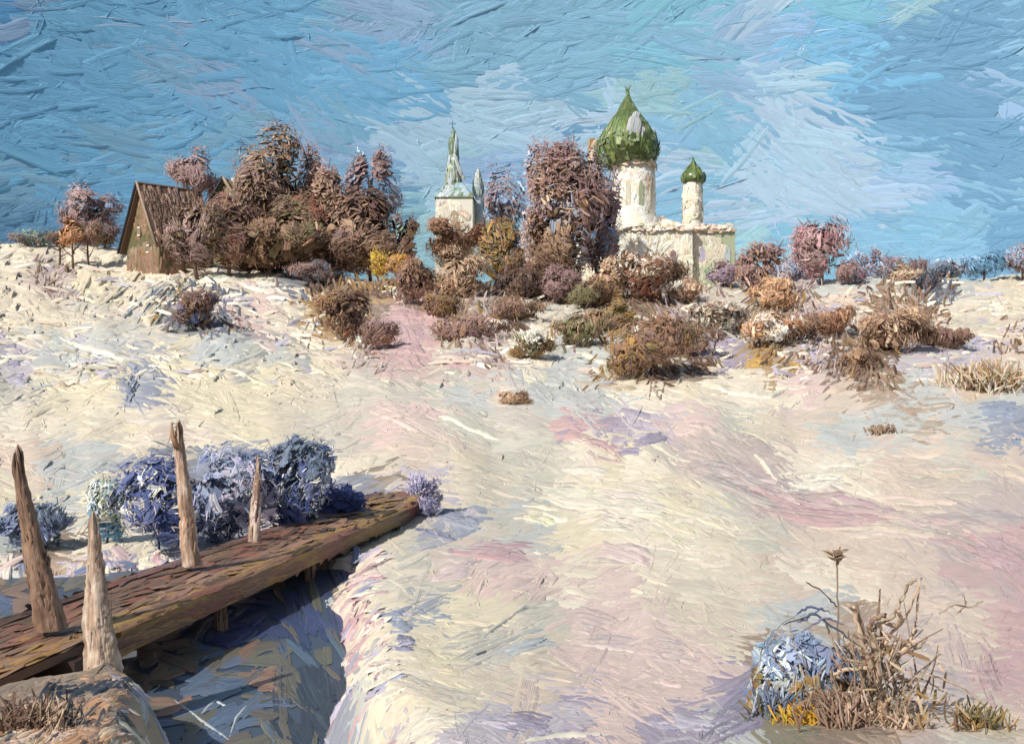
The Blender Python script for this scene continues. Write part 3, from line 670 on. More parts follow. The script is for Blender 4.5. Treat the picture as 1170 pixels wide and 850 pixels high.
def gable_house(name, label, uc, vb, Y, wpx, wall_v, apex_v, length, rot, wall_cols, roof_cols, door=None, chimneys=(), win=()):
    px = Y/F; X = (uc-585)/F*Y; Z = lambda v: 3-(v-425)/F*Y
    zb = float(hgt(X, Y))-2.5; base = np.array([X, Y, zb])
    root = thing(name, base, label, 'house')
    ca, sa = math.cos(rot), math.sin(rot); ex = np.array([ca, sa, 0]); ey = np.array([-sa, ca, 0]); c = np.array([X, Y, 0])
    hx = wpx*px/2; zt = Z(wall_v); za = Z(apex_v)
    K = lambda i, j, z: c+ex*hx*i+ey*length*j+np.array([0, 0, z])
    b = Buf()
    for j0, sgn in ((0, 1), (1, -1)):
        q = [K(-sgn, j0, zb), K(sgn, j0, zb), K(sgn, j0, zt), K(-sgn, j0, zt)]; poly(b, q, LIN[wall_cols[0]]); coat_quad(b, *q, wall_cols, px, along='t', L=(8, 20), W=(3, 7), H=1.1)
        t = [K(-sgn, j0, zt), K(sgn, j0, zt), K(0, j0, za)]; poly(b, t, LIN[wall_cols[0]])
        coat_quad(b, t[0]*.85+t[1]*.15, t[1]*.85+t[0]*.15, t[2]*.8+t[1]*.2, t[2]*.8+t[0]*.2, wall_cols, px, along='t', L=(6, 14), W=(3, 6), H=.9)
    for i in (-1, 1):
        a, d = (K(i, 0, zb), K(i, 1, zb)) if i > 0 else (K(i, 1, zb), K(i, 0, zb)); e, f = d+np.array([0, 0, zt-zb]), a+np.array([0, 0, zt-zb])
        poly(b, [a, d, e, f], LIN[wall_cols[0]]); coat_quad(b, a, d, e, f, wall_cols, px, along='t')
    b.build('wall', M_WOOD, root)
    b = Buf(); oh = .18; dz = (za-zt)
    up = np.array([0, 0, .25])
    for i in (1, -1):
        e0, e1 = K(i*(1+oh), -.10, zt-dz*oh)+up, K(i*(1+oh), 1.08, zt-dz*oh)+up; r1, r0 = K(0, 1.08, za)+up, K(0, -.10, za)+up
        q = [e0, e1, r1, r0] if i > 0 else [e1, e0, r0, r1]
        flat_slab(b, q, .35, roof_cols, px, along='t', H=1.4)
    rf = b.build('roof', M_WOOD, root)
    b = Buf()
    for i, cc in ((1, 'h'), (-1, 'N')):   # barge boards on the gable edge
        tube(b, [K(i*(1+oh), -.115, zt-dz*oh)+up*.6, K(i*.5, -.115, (zt+za)/2)+up*.6, K(0, -.115, za)+up*.9], 1.5*px, LIN[cc]*.8, px=px)
    b.build('barge_board', M_WOOD, rf)
    for (du, vt, vbm, wp, dj, cc) in chimneys:
        b = Buf(); cc3 = K(du, dj, (Z(vt)+Z(vbm))/2); boxm(b, cc3, ex*wp*px/2, ey*wp*px/2, (0, 0, (Z(vt)-Z(vbm))/2), vary(LIN[cc], 24, .05)); b.build('chimney', M_WALL, rf, smooth=False)
    for (i, v, wp, hp, cc) in win:
        b = Buf(); p = K(i, -.012, Z(v)); boxm(b, p, ex*wp*px/2, ey*.06, (0, 0, hp*px/2), vary(LIN[cc], 24, .05)); f = b.build('window', M_WALL, root, smooth=False)
        b = Buf(); 
        for k in (-1, 0, 1): boxm(b, p+ex*k*wp*px/2-ey*.07, ex*.06, ey*.06, (0, 0, hp*px/2+.06), LIN['a'])
        for k in (-1, 1): boxm(b, p+np.array([0, 0, k*hp*px/2])-ey*.08, ex*wp*px/2, ey*.06, (0, 0, .07), LIN['x'])
        b.build('frame', M_WALL, f, smooth=False)
    return root
gable_house('cottage', 'brown steep roofed wooden cottage with ochre gable at the left end of the village', 163, 300, 112.0, 86, 276, 211, 6.4, -0.80, 'GdWodGtW', 'dWqtWd',
            chimneys=[], win=[(-.15, 264, 6, 9, 'N'), (.4, 286, 7, 8, 'N')])
gable_house('cottage', 'ochre green gabled house with two white chimneys half hidden between bare trees', 258, 290, 128.0, 34, 230, 206, 6.0, -0.25, 'GWeoG', 'GdWG',
            chimneys=[(.22, 202, 224, 4, .2, 'x'), (.55, 206, 226, 4, .2, 'v')])


# ------------------------------------------------------------------ trees and bushes
def crown_pts(n, c, rx, ry, rz, lobes, rng):
    k = rng.integers(0, len(lobes), n); Lb = lobes[k]
    d = unit(rng.normal(size=(n, 3))); r = rng.random(n)**0.38
    loc = Lb[:, :3]+d*(Lb[:, 3]*r)[:, None]
    return c+loc*np.array([rx, ry, rz]), d
def crown(buf, c, rx, ry, rz, cols, px, dens=1.0, core=.62, L=(10, 26), W=(2.4, 5.5), hair=1.6, nl=10, haircols=None, upward=.5, H=1.0, seed=None):
    rng = np.random.default_rng(int(abs(c[0]*71+c[1]*13+rx*997)*10) % 100000)
    lobes = [np.array([0, 0, 0, core]), np.array([0, 0, -.35, core*.92])]
    for i in range(nl):
        d = unit(rng.normal(size=3)); rr = rng.uniform(.25, .45); lobes.append(np.append(d*(1.08-rr)*rng.uniform(.8, 1.05), rr))
    lobes = np.array(lobes)
    area = math.pi*rx*rz/px/px; k0 = (L[0]+L[1])/36.0
    cc = np.array([rx, ry, rz])
    def field(C):
        kk = .07/px
        return np.stack([n1(C[:, 0]*kk, C[:, 2]*kk), n2(C[:, 1]*kk, C[:, 2]*kk), n4(C[:, 0]*kk, C[:, 1]*kk)], 1)
    def lay(n, ls, ws, hs, shrink, nS, nT, tilt, bright=1.0, fuzz=0.0, amt=None):
        C, d = crown_pts(n, c, rx*shrink, ry*shrink, rz*shrink, lobes, rng)
        out = unit((C-c)/cc+1e-6)
        if fuzz: C = C+out*R.exponential(fuzz, n)[:, None]*px
        N = unit(out*1.1+np.array([0, -.5, .25])+R.normal(0, tilt, (n, 3)))
        T = unit(out*.8+np.array([0, 0, upward])+field(C)*.7+R.normal(0, tilt+.15, (n, 3)))
        c1, c2 = pick(cols, C, px, n)
        if amt: c1 = c1*(1+R.normal(0, amt, (n, 1))); c2 = c2*(1+R.normal(0, amt, (n, 1)))
        dabs(buf, C, T, N, R.uniform(*ls, n)*k0*px, R.uniform(*ws, n)*k0*px, R.uniform(*hs, n)*px*H, c1*LEAF_GAIN*bright, c2*LEAF_GAIN*bright, px=px, nS=nS, nT=nT, ragged=.7)
    lay(int(area/k0/k0/85*2.6*dens)+10, (9, 19), (5, 9), (.2, .5), .93, 4, 5, .12)
    lay(int(area/k0/k0/9*1.2*dens)+30, (5, 13), (1.2, 2.8), (.2, .5), 1.0, 3, 3, .25, 1.0, 0, .12)
    lay(int(area/k0/k0/170*dens)+4, (8, 20), (2, 3.6), (.7, 1.2), 1.0, 5, 4, .25, 1.45)
    # fine dry twigs loosening the outline
    lay(int(area**.5*26*hair/k0), (4, 9), (.5, 1.1), (.1, .2), 1.03, 2, 2, .4, 1.1, 2.2, .15)
def tree(label, u, vb, top, wpx, cols, cat='tree', name='bare_tree', trunk='d', crown_v=None, Y=None, group='bare trees along the village ridge', dens=1.0, hair=1.0, tw=2.5, parts=('crown', 'trunk'), **kw):
    Y = float(d_of_v(vb)) if Y is None else Y
    px = Y/F; x = (u-585)/F*Y; zb = float(hgt(x, Y)); base = np.array([x, Y, zb-.2*px*4])
    root = thing(name, base, label, cat, group)
    ztop = 3-(top-425)/F*Y
    cv = crown_v if crown_v is not None else vb+6
    zlow = 3-(cv-425)/F*Y
    c = np.array([x, Y, (ztop+zlow)/2]); rx = wpx*px*.54; rz = max((ztop-zlow)/2, .3*px)
    b = Buf(); crown(b, c, rx, rx*.85, rz, cols, px, dens=dens, hair=hair, **kw); b.build(parts[0], M_LEAF, root)
    b = Buf(); tc = LIN[trunk]
    rng = np.random.default_rng(int(u*3+top))
    k = np.linspace(0, 1, 6); sway = rng.normal(0, .02, 2)*(ztop-zb)
    P = np.stack([x+sway[0]*np.sin(k*3), Y+sway[1]*np.sin(k*2.5), base[2]+(zlow*.3+ztop*.7-base[2])*k], 1)
    tube(b, P, np.linspace(tw, tw*.3, 6)*px, tc, px=px)
    for i in range(7):
        f = rng.uniform(.25, .85); p = P[0]*(1-f)+P[-1]*f; a = rng.uniform(0, 6.28)
        e = p+np.array([math.cos(a)*rx*.75, math.sin(a)*rx*.6, rz*rng.uniform(.3, .9)]); mid = (p+e)/2+np.array([0, 0, -.05*rz])
        tube(b, [p, mid, e], [tw*.5*px, tw*.35*px, tw*.12*px], tc, sides=5, px=px)
    b.build(parts[1], M_WOOD, root)
    return root
TR = [
 ('mauve round tree above a small orange bush at far left', 103, 276, 205, 70, 'qQQqV', {}),
 ('small mauve round crown above the brown cottage roof', 224, 285, 164, 58, 'QqQqm', dict(crown_v=232)),
 ('tallest brown tree of the left village clump', 312, 300, 136, 92, 'qdWtqGad', {}),
 ('brown tree just right of the tallest in the left clump', 367, 300, 163, 76, 'qdWqQt', dict(Y=126)),
 ('faint lavender topped tree behind the right side of the left clump', 424, 304, 163, 62, 'QqVQl', dict(Y=134)),
 ('wide dark brown tree at the right end of the left clump', 408, 312, 205, 110, 'kdqdWqt', {}),
 ('reddish brown tree standing in front of the left clump', 348, 306, 222, 90, 'dWqGdX', {}),
 ('olive brown bushy tree covering the right end of the cottage', 226, 302, 220, 64, 'dWqGdQ', dict(Y=106)),
 ('brown tree with reddish twigs between the cottage and the tallest tree', 262, 304, 216, 66, 'dWqXdt', dict(Y=108)),
 ('dull brown tree filling the middle of the left clump', 386, 310, 176, 96, 'dWqdQt', dict(Y=122)),
 ('brown tree low at the front of the left clump', 330, 312, 236, 120, 'dWdGkt', dict(Y=110)),
 ('olive and yellow flecked tree low between cottage and left clump', 290, 300, 235, 84, 'GdWGfYd', {}),
 ('narrow brown tree with pale bluish gaps between left clump and bell tower', 462, 316, 240, 34, 'dqSKG', dict(Y=128)),
 ('large mauve and brown tree left of the church dome', 650, 334, 136, 104, 'qQWdQVht', {}),
 ('dense mauve grey tree touching the church drum', 686, 330, 170, 46, 'QVQqlQ', dict(Y=106)),
 ('mauve tree at the left shoulder of the large mauve tree', 614, 332, 158, 50, 'QqVQm', dict(Y=116)),
 ('dark brown lower tree under the large mauve tree', 628, 336, 228, 78, 'dkWqhd', {}),
 ('pale lavender haze of a tree between bell tower and church', 572, 320, 178, 74, 'QVqQV', dict(Y=136, dens=.5, hair=.6)),
 ('ochre leaved tree between bell tower and large mauve tree', 572, 328, 244, 60, 'oWGoQ', {}),
 ('magenta crowned tree on the right horizon with two dark stems', 938, 328, 238, 66, 'QPjHjqPj', dict(crown_v=318, nl=12)),
 ('small mauve tree at the right end of the church annex', 872, 336, 276, 58, 'QqqWQ', {}),
 ('hazy lilac tree just left of the magenta crowned tree', 905, 330, 292, 44, 'QVqQ', dict(Y=112, dens=.8)),
 ('hazy lilac tree just right of the magenta crowned tree', 984, 328, 284, 50, 'VqQV', dict(Y=114, dens=.7)),
 ('pale violet tree behind the tan blocky bush', 1034, 324, 292, 54, 'VQvq', dict(Y=118, dens=.6)),
]
for lab, u, vb, top, wp, cols, kw in TR: tree(lab, u, vb, top, wp, cols, **kw)

BU = [
 ('reddish brown tufted bush in front of the bell tower', 517, 300, 240, 68, 'WdXWt', {}),
 ('peach and brown upright bush below the bell tower', 520, 348, 284, 74, 'thWahd', {}),
 ('plain brown bush left of the peach bush', 478, 350, 296, 50, 'WdWq', {}),
 ('bright yellow bush at the foot of the left clump', 433, 318, 288, 26, 'YOYo', {}),
 ('rusty orange bush between yellow bush and bell tower', 462, 318, 290, 42, 'oXOW', {}),
 ('almost black bush in the hollow below the large mauve tree', 606, 346, 296, 68, 'kkNdk', {}),
 ('dark plum bush right of the black bush', 645, 350, 300, 50, 'kHdq', {}),
 ('red brown bush with cream flecks in front of the church wall', 742, 346, 272, 82, 'XdWxXGdh', {}),
 ('ochre and olive bush at the left foot of the church', 682, 352, 318, 56, 'oGoWk', {}),
 ('big brown bush with ochre foot in the middle of the snow field', 735, 434, 348, 112, 'WdqGdoW', dict(L=(9, 20))),
 ('ochre green bush on the left shoulder of the big brown bush', 700, 378, 342, 54, 'GoGWt', {}),
 ('red and olive bush beside the pink drift', 396, 388, 330, 70, 'oGXdWk', {}),
 ('rusty bush against the left side of the pink drift', 430, 398, 352, 44, 'XdWq', {}),
 ('small dark bush in the blue snow hollow at left', 226, 384, 328, 52, 'NsGnqd', {}),
 ('mauve brown low bush right of the pink drift', 545, 392, 352, 92, 'qWQdt', {}),
 ('ochre streaked twig bush in the snow left of centre', 607, 412, 378, 48, 'odGx', {}),
 ('pinkish upright bush right of the church annex', 890, 358, 316, 60, 'ihWit', {}),
 ('cream and rust layered bush right of the church', 882, 400, 352, 72, 'hWXitx', {}),
 ('dull brown bush touching the cream and rust bush', 916, 394, 358, 44, 'WqdW', {}),
 ('wide brown grassy bush on the right slope', 1018, 406, 356, 96, 'WtdWhd', dict(upward=1.6)),
 ('low brown bush trailing right of the wide grassy bush', 1082, 398, 372, 70, 'tWqd', dict(upward=1.2)),
 ('small ochre brown bush under the wide grassy bush', 984, 424, 400, 40, 'odWt', {}),
 ('light brown bush above the wide grassy bush', 1045, 372, 346, 44, 'tiht', {}),
 ('dark olive low bush between church and right slope', 824, 384, 342, 74, 'qGtgd', {}),
 ('small brown tuft in the snow left of the big brown bush', 590, 462, 446, 36, 'tWih', {}),
 ('mauve shrub in front of the annex wall', 826, 328, 300, 48, 'qQLq', {}),
 ('violet grey shrub left of the tan blocky bush', 1006, 326, 280, 26, 'qHVQ', {}),
 ('slate shrub right of the tan blocky bush', 1060, 332, 306, 30, 'sDqN', {}),
 ('small mauve shrub beneath the magenta tree', 968, 330, 296, 36, 'qQsj', {}),
 ('blue distant shrub near the right edge of the ridge', 1124, 316, 284, 44, 'DVMs', dict(dens=.7)),
 ('pale violet low shrub between the slate and the blue distant shrubs', 1092, 320, 290, 56, 'VvQs', dict(dens=.7, Y=112)),
 ('violet distant shrub at the right edge', 1168, 318, 272, 40, 'VqQs', dict(dens=.8)),
 ('grey green low shrub on the far left horizon', 38, 282, 258, 52, 'DSsq', dict(dens=.7)),
 ('olive shrub just left of the cottage', 120, 284, 258, 40, 'GdNq', {}),
 ('brown bush between the orange bush and the olive shrub', 102, 284, 248, 34, 'dqWG', dict(Y=118)),
 ('dark twiggy bush left of the orange bush', 68, 282, 262, 26, 'dNqG', dict(Y=119)),
 ('small orange bush under the mauve tree at far left', 84, 283, 244, 30, 'iXWio', dict(Y=117)),
 ('tan and mauve blocky bush on the right horizon', 1030, 334, 300, 46, 'WtQWa', dict(Y=104)),
 ('cream and brown twiggy bush at the left corner of the church', 700, 342, 298, 46, 'htWhXd', {}),
 ('grey brown bush in front of the right corner of the church', 786, 346, 318, 40, 'WtqhW', {}),
 ('low brown bush filling the gap right of the plum bush', 672, 356, 312, 50, 'dWkG', {}),
 ('brown and ochre bush left of the big brown bush', 664, 398, 356, 60, 'oWdtG', {}),
 ('mauve brown bush right of the big brown bush', 790, 408, 362, 64, 'qWtmd', {}),
 ('brown olive bush above and right of the pink drift', 505, 364, 334, 50, 'WGdoq', {}),
 ('dull brown bush below the black bush', 585, 372, 334, 70, 'dqWkt', {}),
 ('russet bush between the two slope bush groups', 946, 386, 344, 58, 'WXtiq', {}),
 ('dark shrub at the foot of the cottage', 300, 312, 284, 70, 'kdGN', {}),
 ('mauve bush on the snow edge right of the dark shrub', 362, 326, 296, 54, 'qdsk', {}),
]
for lab, u, vb, top, wp, cols, kw in BU:
    kw = dict(kw); L = kw.pop('L', (8, 18)); wp = wp*1.14
    tree(lab, u, vb, top, wp, cols, cat='bush', name='bush', parts=('foliage', 'stem'), group='bare bushes on the snowy slope', crown_v=vb-1, tw=1.4, nl=6, L=L, **kw)

# low scrub and snow crusts nobody could count, on the broken slope under the village
def scrub():
    b = Buf()
    n = 13000; u = R.uniform(-80, 1250, n); v = 300+150*R.random(n)**1.1
    code = np.array(KEYS)[lookup(g_idx, u, v, 7)]
    rv = np.interp(u, RID_U, RID_V)
    dark = np.isin(code, list('kdotGqmsNH'))
    clump = n4(u*.045, v*.08)+R.normal(0, .3, n)
    drift = (u > 424) & (u < 502) & (v > 346) & (v < 418)
    keep = (v > rv+2) & ~drift & ((dark & (clump > -.9)) | ((~dark) & (clump > .6) & (u > 380) & (v < 405)))
    u, v, code, dark = u[keep], v[keep], code[keep], dark[keep]; n = len(u)
    alt = np.array(list('WdkoGtqtW'))[R.integers(0, 9, n)]
    code = np.where(~dark | (R.random(n) < .4), alt, code)
    px = d_of_v(v)/F
    C = ground_xyz(u, v, R.uniform(1, 6, n))
    T = unit(np.stack([.9*n1(u*.03, v*.05)+R.normal(0, .35, n), R.normal(0, .3, n), np.abs(R.normal(.8, .5, n))+.1], 1))
    N = unit(np.stack([R.normal(0, .25, n), -np.ones(n), R.uniform(0, .5, n)], 1))
    cc = np.array([LIN[k] for k in code])
    dabs(b, C, T, N, R.uniform(8, 22, n)*px, R.uniform(1.4, 3.6, n)*px, R.uniform(.4, .9, n)*px, vary(cc, n, .1), vary(cc*.7+LIN['t']*.3, n, .12), px=px, nS=5, nT=5, ragged=.7)
    o = b.build('low_scrub', M_LEAF); o['kind'] = 'stuff'
    b = Buf(); n = 1500; u = R.uniform(-60, 1230, n); v = 298+140*R.random(n)
    rv = np.interp(u, RID_U, RID_V); keep = (v > rv) & (n2(u*.04, v*.07) > -.2) & ~((u > 424) & (u < 502) & (v > 346) & (v < 418)); u, v = u[keep], v[keep]; n = len(u); px = d_of_v(v)/F
    C = ground_xyz(u, v, R.uniform(1, 6, n)); a = R.normal(0, .45, n)
    T = np.stack([np.cos(a), R.normal(0, .2, n), np.sin(a)], 1); N = unit(np.stack([R.normal(0, .3, n), -np.ones(n), R.uniform(.2, 1.3, n)], 1))
    cc = np.array([LIN[k] for k in np.array(list('wxcrwgl'))[R.integers(0, 7, n)]])
    dabs(b, C, T, N, R.uniform(10, 34, n)*px, R.uniform(2.5, 6, n)*px, R.uniform(.5, 1.3, n)*px, vary(cc, n, .05), vary(cc, n, .08), px=px, nS=6, nT=5, ragged=.6)
    o = b.build('snow_crust', M_SNOW); o['kind'] = 'stuff'
scrub()

# shrubs behind the footbridge; the snow's blue shade is painted into their foliage
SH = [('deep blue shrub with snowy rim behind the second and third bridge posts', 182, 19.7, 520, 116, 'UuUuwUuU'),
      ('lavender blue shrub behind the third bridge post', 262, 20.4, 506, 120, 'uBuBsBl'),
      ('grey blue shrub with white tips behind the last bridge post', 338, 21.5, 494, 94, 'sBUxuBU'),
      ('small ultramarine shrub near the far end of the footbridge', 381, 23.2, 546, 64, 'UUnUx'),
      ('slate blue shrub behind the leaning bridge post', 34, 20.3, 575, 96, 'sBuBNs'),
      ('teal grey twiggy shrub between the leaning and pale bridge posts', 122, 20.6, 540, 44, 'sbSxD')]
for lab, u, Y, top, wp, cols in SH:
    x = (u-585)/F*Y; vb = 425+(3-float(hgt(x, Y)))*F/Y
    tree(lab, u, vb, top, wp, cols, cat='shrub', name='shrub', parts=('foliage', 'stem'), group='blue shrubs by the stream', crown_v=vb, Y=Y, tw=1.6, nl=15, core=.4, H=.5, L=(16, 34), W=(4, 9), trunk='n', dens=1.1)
tree('little lavender twig tuft at the far end of the footbridge', 488, 592, 538, 42, 'lLuLl', cat='shrub', name='shrub', parts=('foliage', 'stem'), group='blue shrubs by the stream', crown_v=592, tw=1.2, trunk='s', dens=.6)

# ------------------------------------------------------------------ footbridge
def footbridge():
    A = np.array(BR_A); Bp = np.array(BR_B)
    root = thing('footbridge', (-4.6, 17, -0.05), 'worn brown timber footbridge with crooked posts crossing the snowy stream', 'bridge')
    ax = Bp-A; Lg = np.linalg.norm(ax); e = ax/Lg; side = unit(np.cross(e, [0, 0, 1.])); up = np.cross(side, e)   # side points right
    P = lambda s, t, h=0: A+ax*s+side*t+up*h
    hw = .70
    b = Buf(); nb = 5
    for k in range(nb):
        t0 = -hw+2*hw*k/nb; t1 = t0+2*hw/nb-.025
        for (s0, s1) in ((0, .36), (.362, .71), (.712, 1.0)):
            h = R.normal(0, .012); j = R.normal(0, .006)
            c = P((s0+s1)/2, (t0+t1)/2, h-.05); boxm(b, c, e*(s1-s0)*Lg/2, side*(t1-t0)/2, up*.05, vary(LIN['d'], 24, .08))
    n = 1100
    s = R.random(n)**1.25*.97+.015; t = R.uniform(-hw*.96, hw*.96, n)
    C = P(0, 0, 0)+ax*s[:, None]+side*t[:, None]+up*.012
    sc = (C[:, 1]/F)
    T = np.tile(e, (n, 1))+R.normal(0, .02, (n, 3)); N = np.tile(up, (n, 1))+R.normal(0, .025, (n, 3))
    v = t/hw+R.normal(0, .35, n)
    cod = np.where(v < -.6, 'd', np.where(v < -.25, 'X', np.where(v < .25, 'd', np.where(v < .7, 'W', 'o'))))
    cod = np.where(R.random(n) < .08, 'k', cod); cod = np.where((s > .8) & (R.random(n) < .4), 'o', cod)
    cc = np.array([LIN[k] for k in cod]); dd = np.array([LIN[k] for k in cod[R.permutation(n)]])
    dabs(b, C, T, N, R.uniform(60, 150, n)*sc, R.uniform(7, 15, n)*sc, R.uniform(.25, .6, n)*sc, vary(cc*1.35, n, .1), vary(cc*.8+dd*.5, n, .1), px=sc, nS=7, nT=7, ragged=.5)
    b.build('deck', M_WOOD, root)
    # side beam facing right: ochre and brown
    for tt, nm, cols in ((hw+.09, 'side_beam', 'oWodoX'), (-hw-.09, 'side_beam', 'dkXq')):
        b = Buf(); s0 = .20 if tt > 0 else .0
        cx = P((s0+1)/2, tt, -.11); boxm(b, cx, e*(1-s0)*Lg/2, side*.08, up*.15, vary(LIN[cols[0]], 24, .08))
        m = 330; s = s0+(1-s0)*R.random(m)**1.2*.98; top = R.random(m) < .5
        hh = np.where(top, .045, R.uniform(-.22, .0, m)); to = np.where(top, tt+R.uniform(-.06, .06, m), tt+.085*np.sign(tt))
        C = A+ax*s[:, None]+side*to[:, None]+up*hh[:, None]; sc = C[:, 1]/F
        N = np.where(top[:, None], up[None], side[None]*np.sign(tt)); T = np.tile(e, (m, 1))+R.normal(0, .04, (m, 3))
        c1, c2 = pick(cols, C, .02, m)
        dabs(b, C, T, N, R.uniform(50, 130, m)*sc, R.uniform(5, 11, m)*sc, R.uniform(.5, 1.1, m)*sc, c1*1.1, c2*1.1, px=sc, nS=6, nT=6)
        b.build(nm, M_WOOD, root)
    # cross bearers and piles under the deck
    for s in (.16, .34, .52, .72):
        b = Buf(); boxm(b, P(s, 0, -.2), e*.09, side*(hw+.12), up*.09, vary(LIN['k'], 24, .1)); b.build('cross_bearer', M_WOOD, root, smooth=False)
    for s, t, cc, r in ((.175, hw-.1, 'X', .12), (.36, hw-.05, 'd', .09), (.36, -hw+.05, 'd', .09), (.55, hw-.05, 'k', .08), (.175, -hw+.1, 'd', .12)):
        b = Buf(); p = P(s, t, -.12); q = p.copy(); q[2] = -1.7; k = np.linspace(0, 1, 7)[:, None]
        pts = p*(1-k)+q*k+R.normal(0, .008, (7, 3))
        tube(b, pts, r*np.linspace(.95, 1.1, 7), vary(LIN[cc], 7, .1), sides=10, px=.01)
        m = 60; th = R.uniform(0, 6.28, m); f = R.random((m, 1)); rad = np.stack([np.cos(th), np.sin(th), 0*th], 1)
        C = p*(1-f)+q*f+rad*r; c1, c2 = pick(cc+'W'+cc+'t', C, .01, m)
        dabs(b, C, np.tile([0, 0, 1.], (m, 1)), rad, R.uniform(.15, .4, m), R.uniform(.04, .08, m), .014, c1, c2, px=.01)
        b.build('pile', M_WOOD, root)
    b = Buf(); c = P(.205, hw+.02, -.30); boxm(b, c, unit(e+side*.6)*.22, side*.07, up*.035, vary(LIN['x'], 24, .05)); b.build('plank_end', M_WOOD, root, smooth=False)
    # posts: (lower pixel, upper pixel, depth, width low px, width high px, colours, label)
    def post(u0, v0, u1, v1, Y, w0, w1, cols, lab, jag=1.0):
        b = Buf(); px = Y/F; NR, NC = 46, 30
        p0 = at(u0, v0+6, Y); p1 = at(u1, v1, Y+.1); k = np.linspace(0, 1, NR)
        rad = np.interp(k, [0, .12, .8, .96, 1], [w0*1.05, w0*.95, w1, w1*.72, w1*.22])*px/2
        wob = np.cumsum(R.normal(0, .35*px*jag, (NR, 2)), 0); wob -= k[:, None]*wob[-1]
        th = np.linspace(0, 2*np.pi, NC, endpoint=False)
        groove = np.repeat(R.normal(0, .07, (1, NC)), NR, 0)+.05*R.normal(size=(NR, NC))
        groove = groove+.05*np.sin(th*3+k[:, None]*7)+.04*np.sin(th*5-k[:, None]*11)
        tipj = 1+sstep(.86, 1, k)[:, None]*R.normal(0, .25, (1, NC))
        rr = rad[:, None]*(1+groove)*tipj
        ctr = p0*(1-k)[:, None]+p1*k[:, None]; ctr[:, :2] += wob
        P = ctr[:, None]+np.stack([rr*np.cos(th), rr*np.sin(th), (sstep(.8, 1, k)[:, None]*R.normal(0, 5*px, (1, NC)))*np.ones_like(rr)], -1)
        q, jj = np.meshgrid(np.arange(NR-1), np.arange(NC), indexing='ij')
        Q = np.stack([q*NC+jj, q*NC+(jj+1) % NC, (q+1)*NC+(jj+1) % NC, (q+1)*NC+jj], -1).reshape(-1, 4)
        pick_ = (np.sin(th[None]*2+k[:, None]*9+u0)+np.repeat(R.normal(0, .8, (1, NC)), NR, 0)+R.normal(0, .35, (NR, NC)))*.25+.5
        CC = np.array([LIN[c] for c in cols])[np.clip((pick_*len(cols)).astype(int), 0, len(cols)-1)]*1.18
        CC = (CC+np.roll(CC, 1, 0)+np.roll(CC, 2, 0))/3
        A = np.stack([k[:, None]*abs(v0-v1)*np.ones((1, NC)), np.ones((NR, 1))*th*w0/2, np.full((NR, NC), px)], -1)
        b.add(P.reshape(-1, 3), Q, vary(CC.reshape(-1, 3), NR*NC, .07), A.reshape(-1, 3))
        m = int(abs(v0-v1)*.35); f = R.uniform(.03, .82, (m, 1)); th = R.uniform(0, 6.28, m); rd = np.stack([np.cos(th), np.sin(th), 0*th], 1)
        C = p0*(1-f)+p1*f+rd*np.interp(f[:, 0], k, rad)[:, None]; c1, c2 = pick(cols, C, px, m)
        dabs(b, C, np.tile(unit(p1-p0), (m, 1))+R.normal(0, .03, (m, 3)), rd, R.uniform(14, 34, m)*px, R.uniform(2, 4.5, m)*px, R.uniform(.3, .7, m)*px, c1*1.2, c2*1.2, px=px, nS=6, nT=4, ragged=.5)
        o = b.build('post', M_WOOD, root); o['label'] = lab
    post(58, 712, 18, 520, 11.6, 32, 14, 'dWdtWW', 'tall leaning brown post at the left edge')
    post(118, 772, 106, 588, 10.55, 38, 13, 'tharWa', 'pale thick post widening towards its foot')
    post(218, 640, 203, 486, 15.6, 19, 11, 'Wttrit', 'brown crooked post at mid span')
    post(291, 622, 296, 532, 18.6, 13, 7, 'QWtr', 'thin mauve post nearest the far end')
    # short spur at the head of the third post
    b = Buf(); px = 15.6/F; tube(b, [at(203, 512, 15.6), at(197, 498, 15.6), at(196, 482, 15.6)], [4*px, 2.6*px, .8*px], LIN['i']*.8, px=px); b.build('post_splinter', M_WOOD, root)
footbridge()

# earth bank lower left: bare brown ground showing through
def bank():
    b = Buf(); n = 520
    u = R.uniform(-60, 150, n); v = R.uniform(755, 880, n); v = v-(u < 60)*0
    keep = (v > 800-0.28*(u)) & (stream_mask(u, v) > -.9); u, v = u[keep], v[keep]; n = len(u)
    sel = n2(u*.03, v*.05)+R.normal(0, .3, n); cod = np.where(sel > .5, 'h', np.where(sel > -.1, 'i', np.where(sel > -.7, 't', 'N')))
    cc = np.array([LIN[k] for k in cod]); a = -.35+R.normal(0, .35, n)
    dabs(b, np.stack([u, v], 1), np.stack([np.cos(a), np.sin(a)], 1), None, R.uniform(16, 50, n), R.uniform(5, 13, n), R.uniform(1.5, 4.5, n), vary(cc*1.15, n, .08), vary(cc*1.15, n, .12), mapper=g_map)
    o = b.build('earth_bank', M_SNOW); o['kind'] = 'structure'
bank()

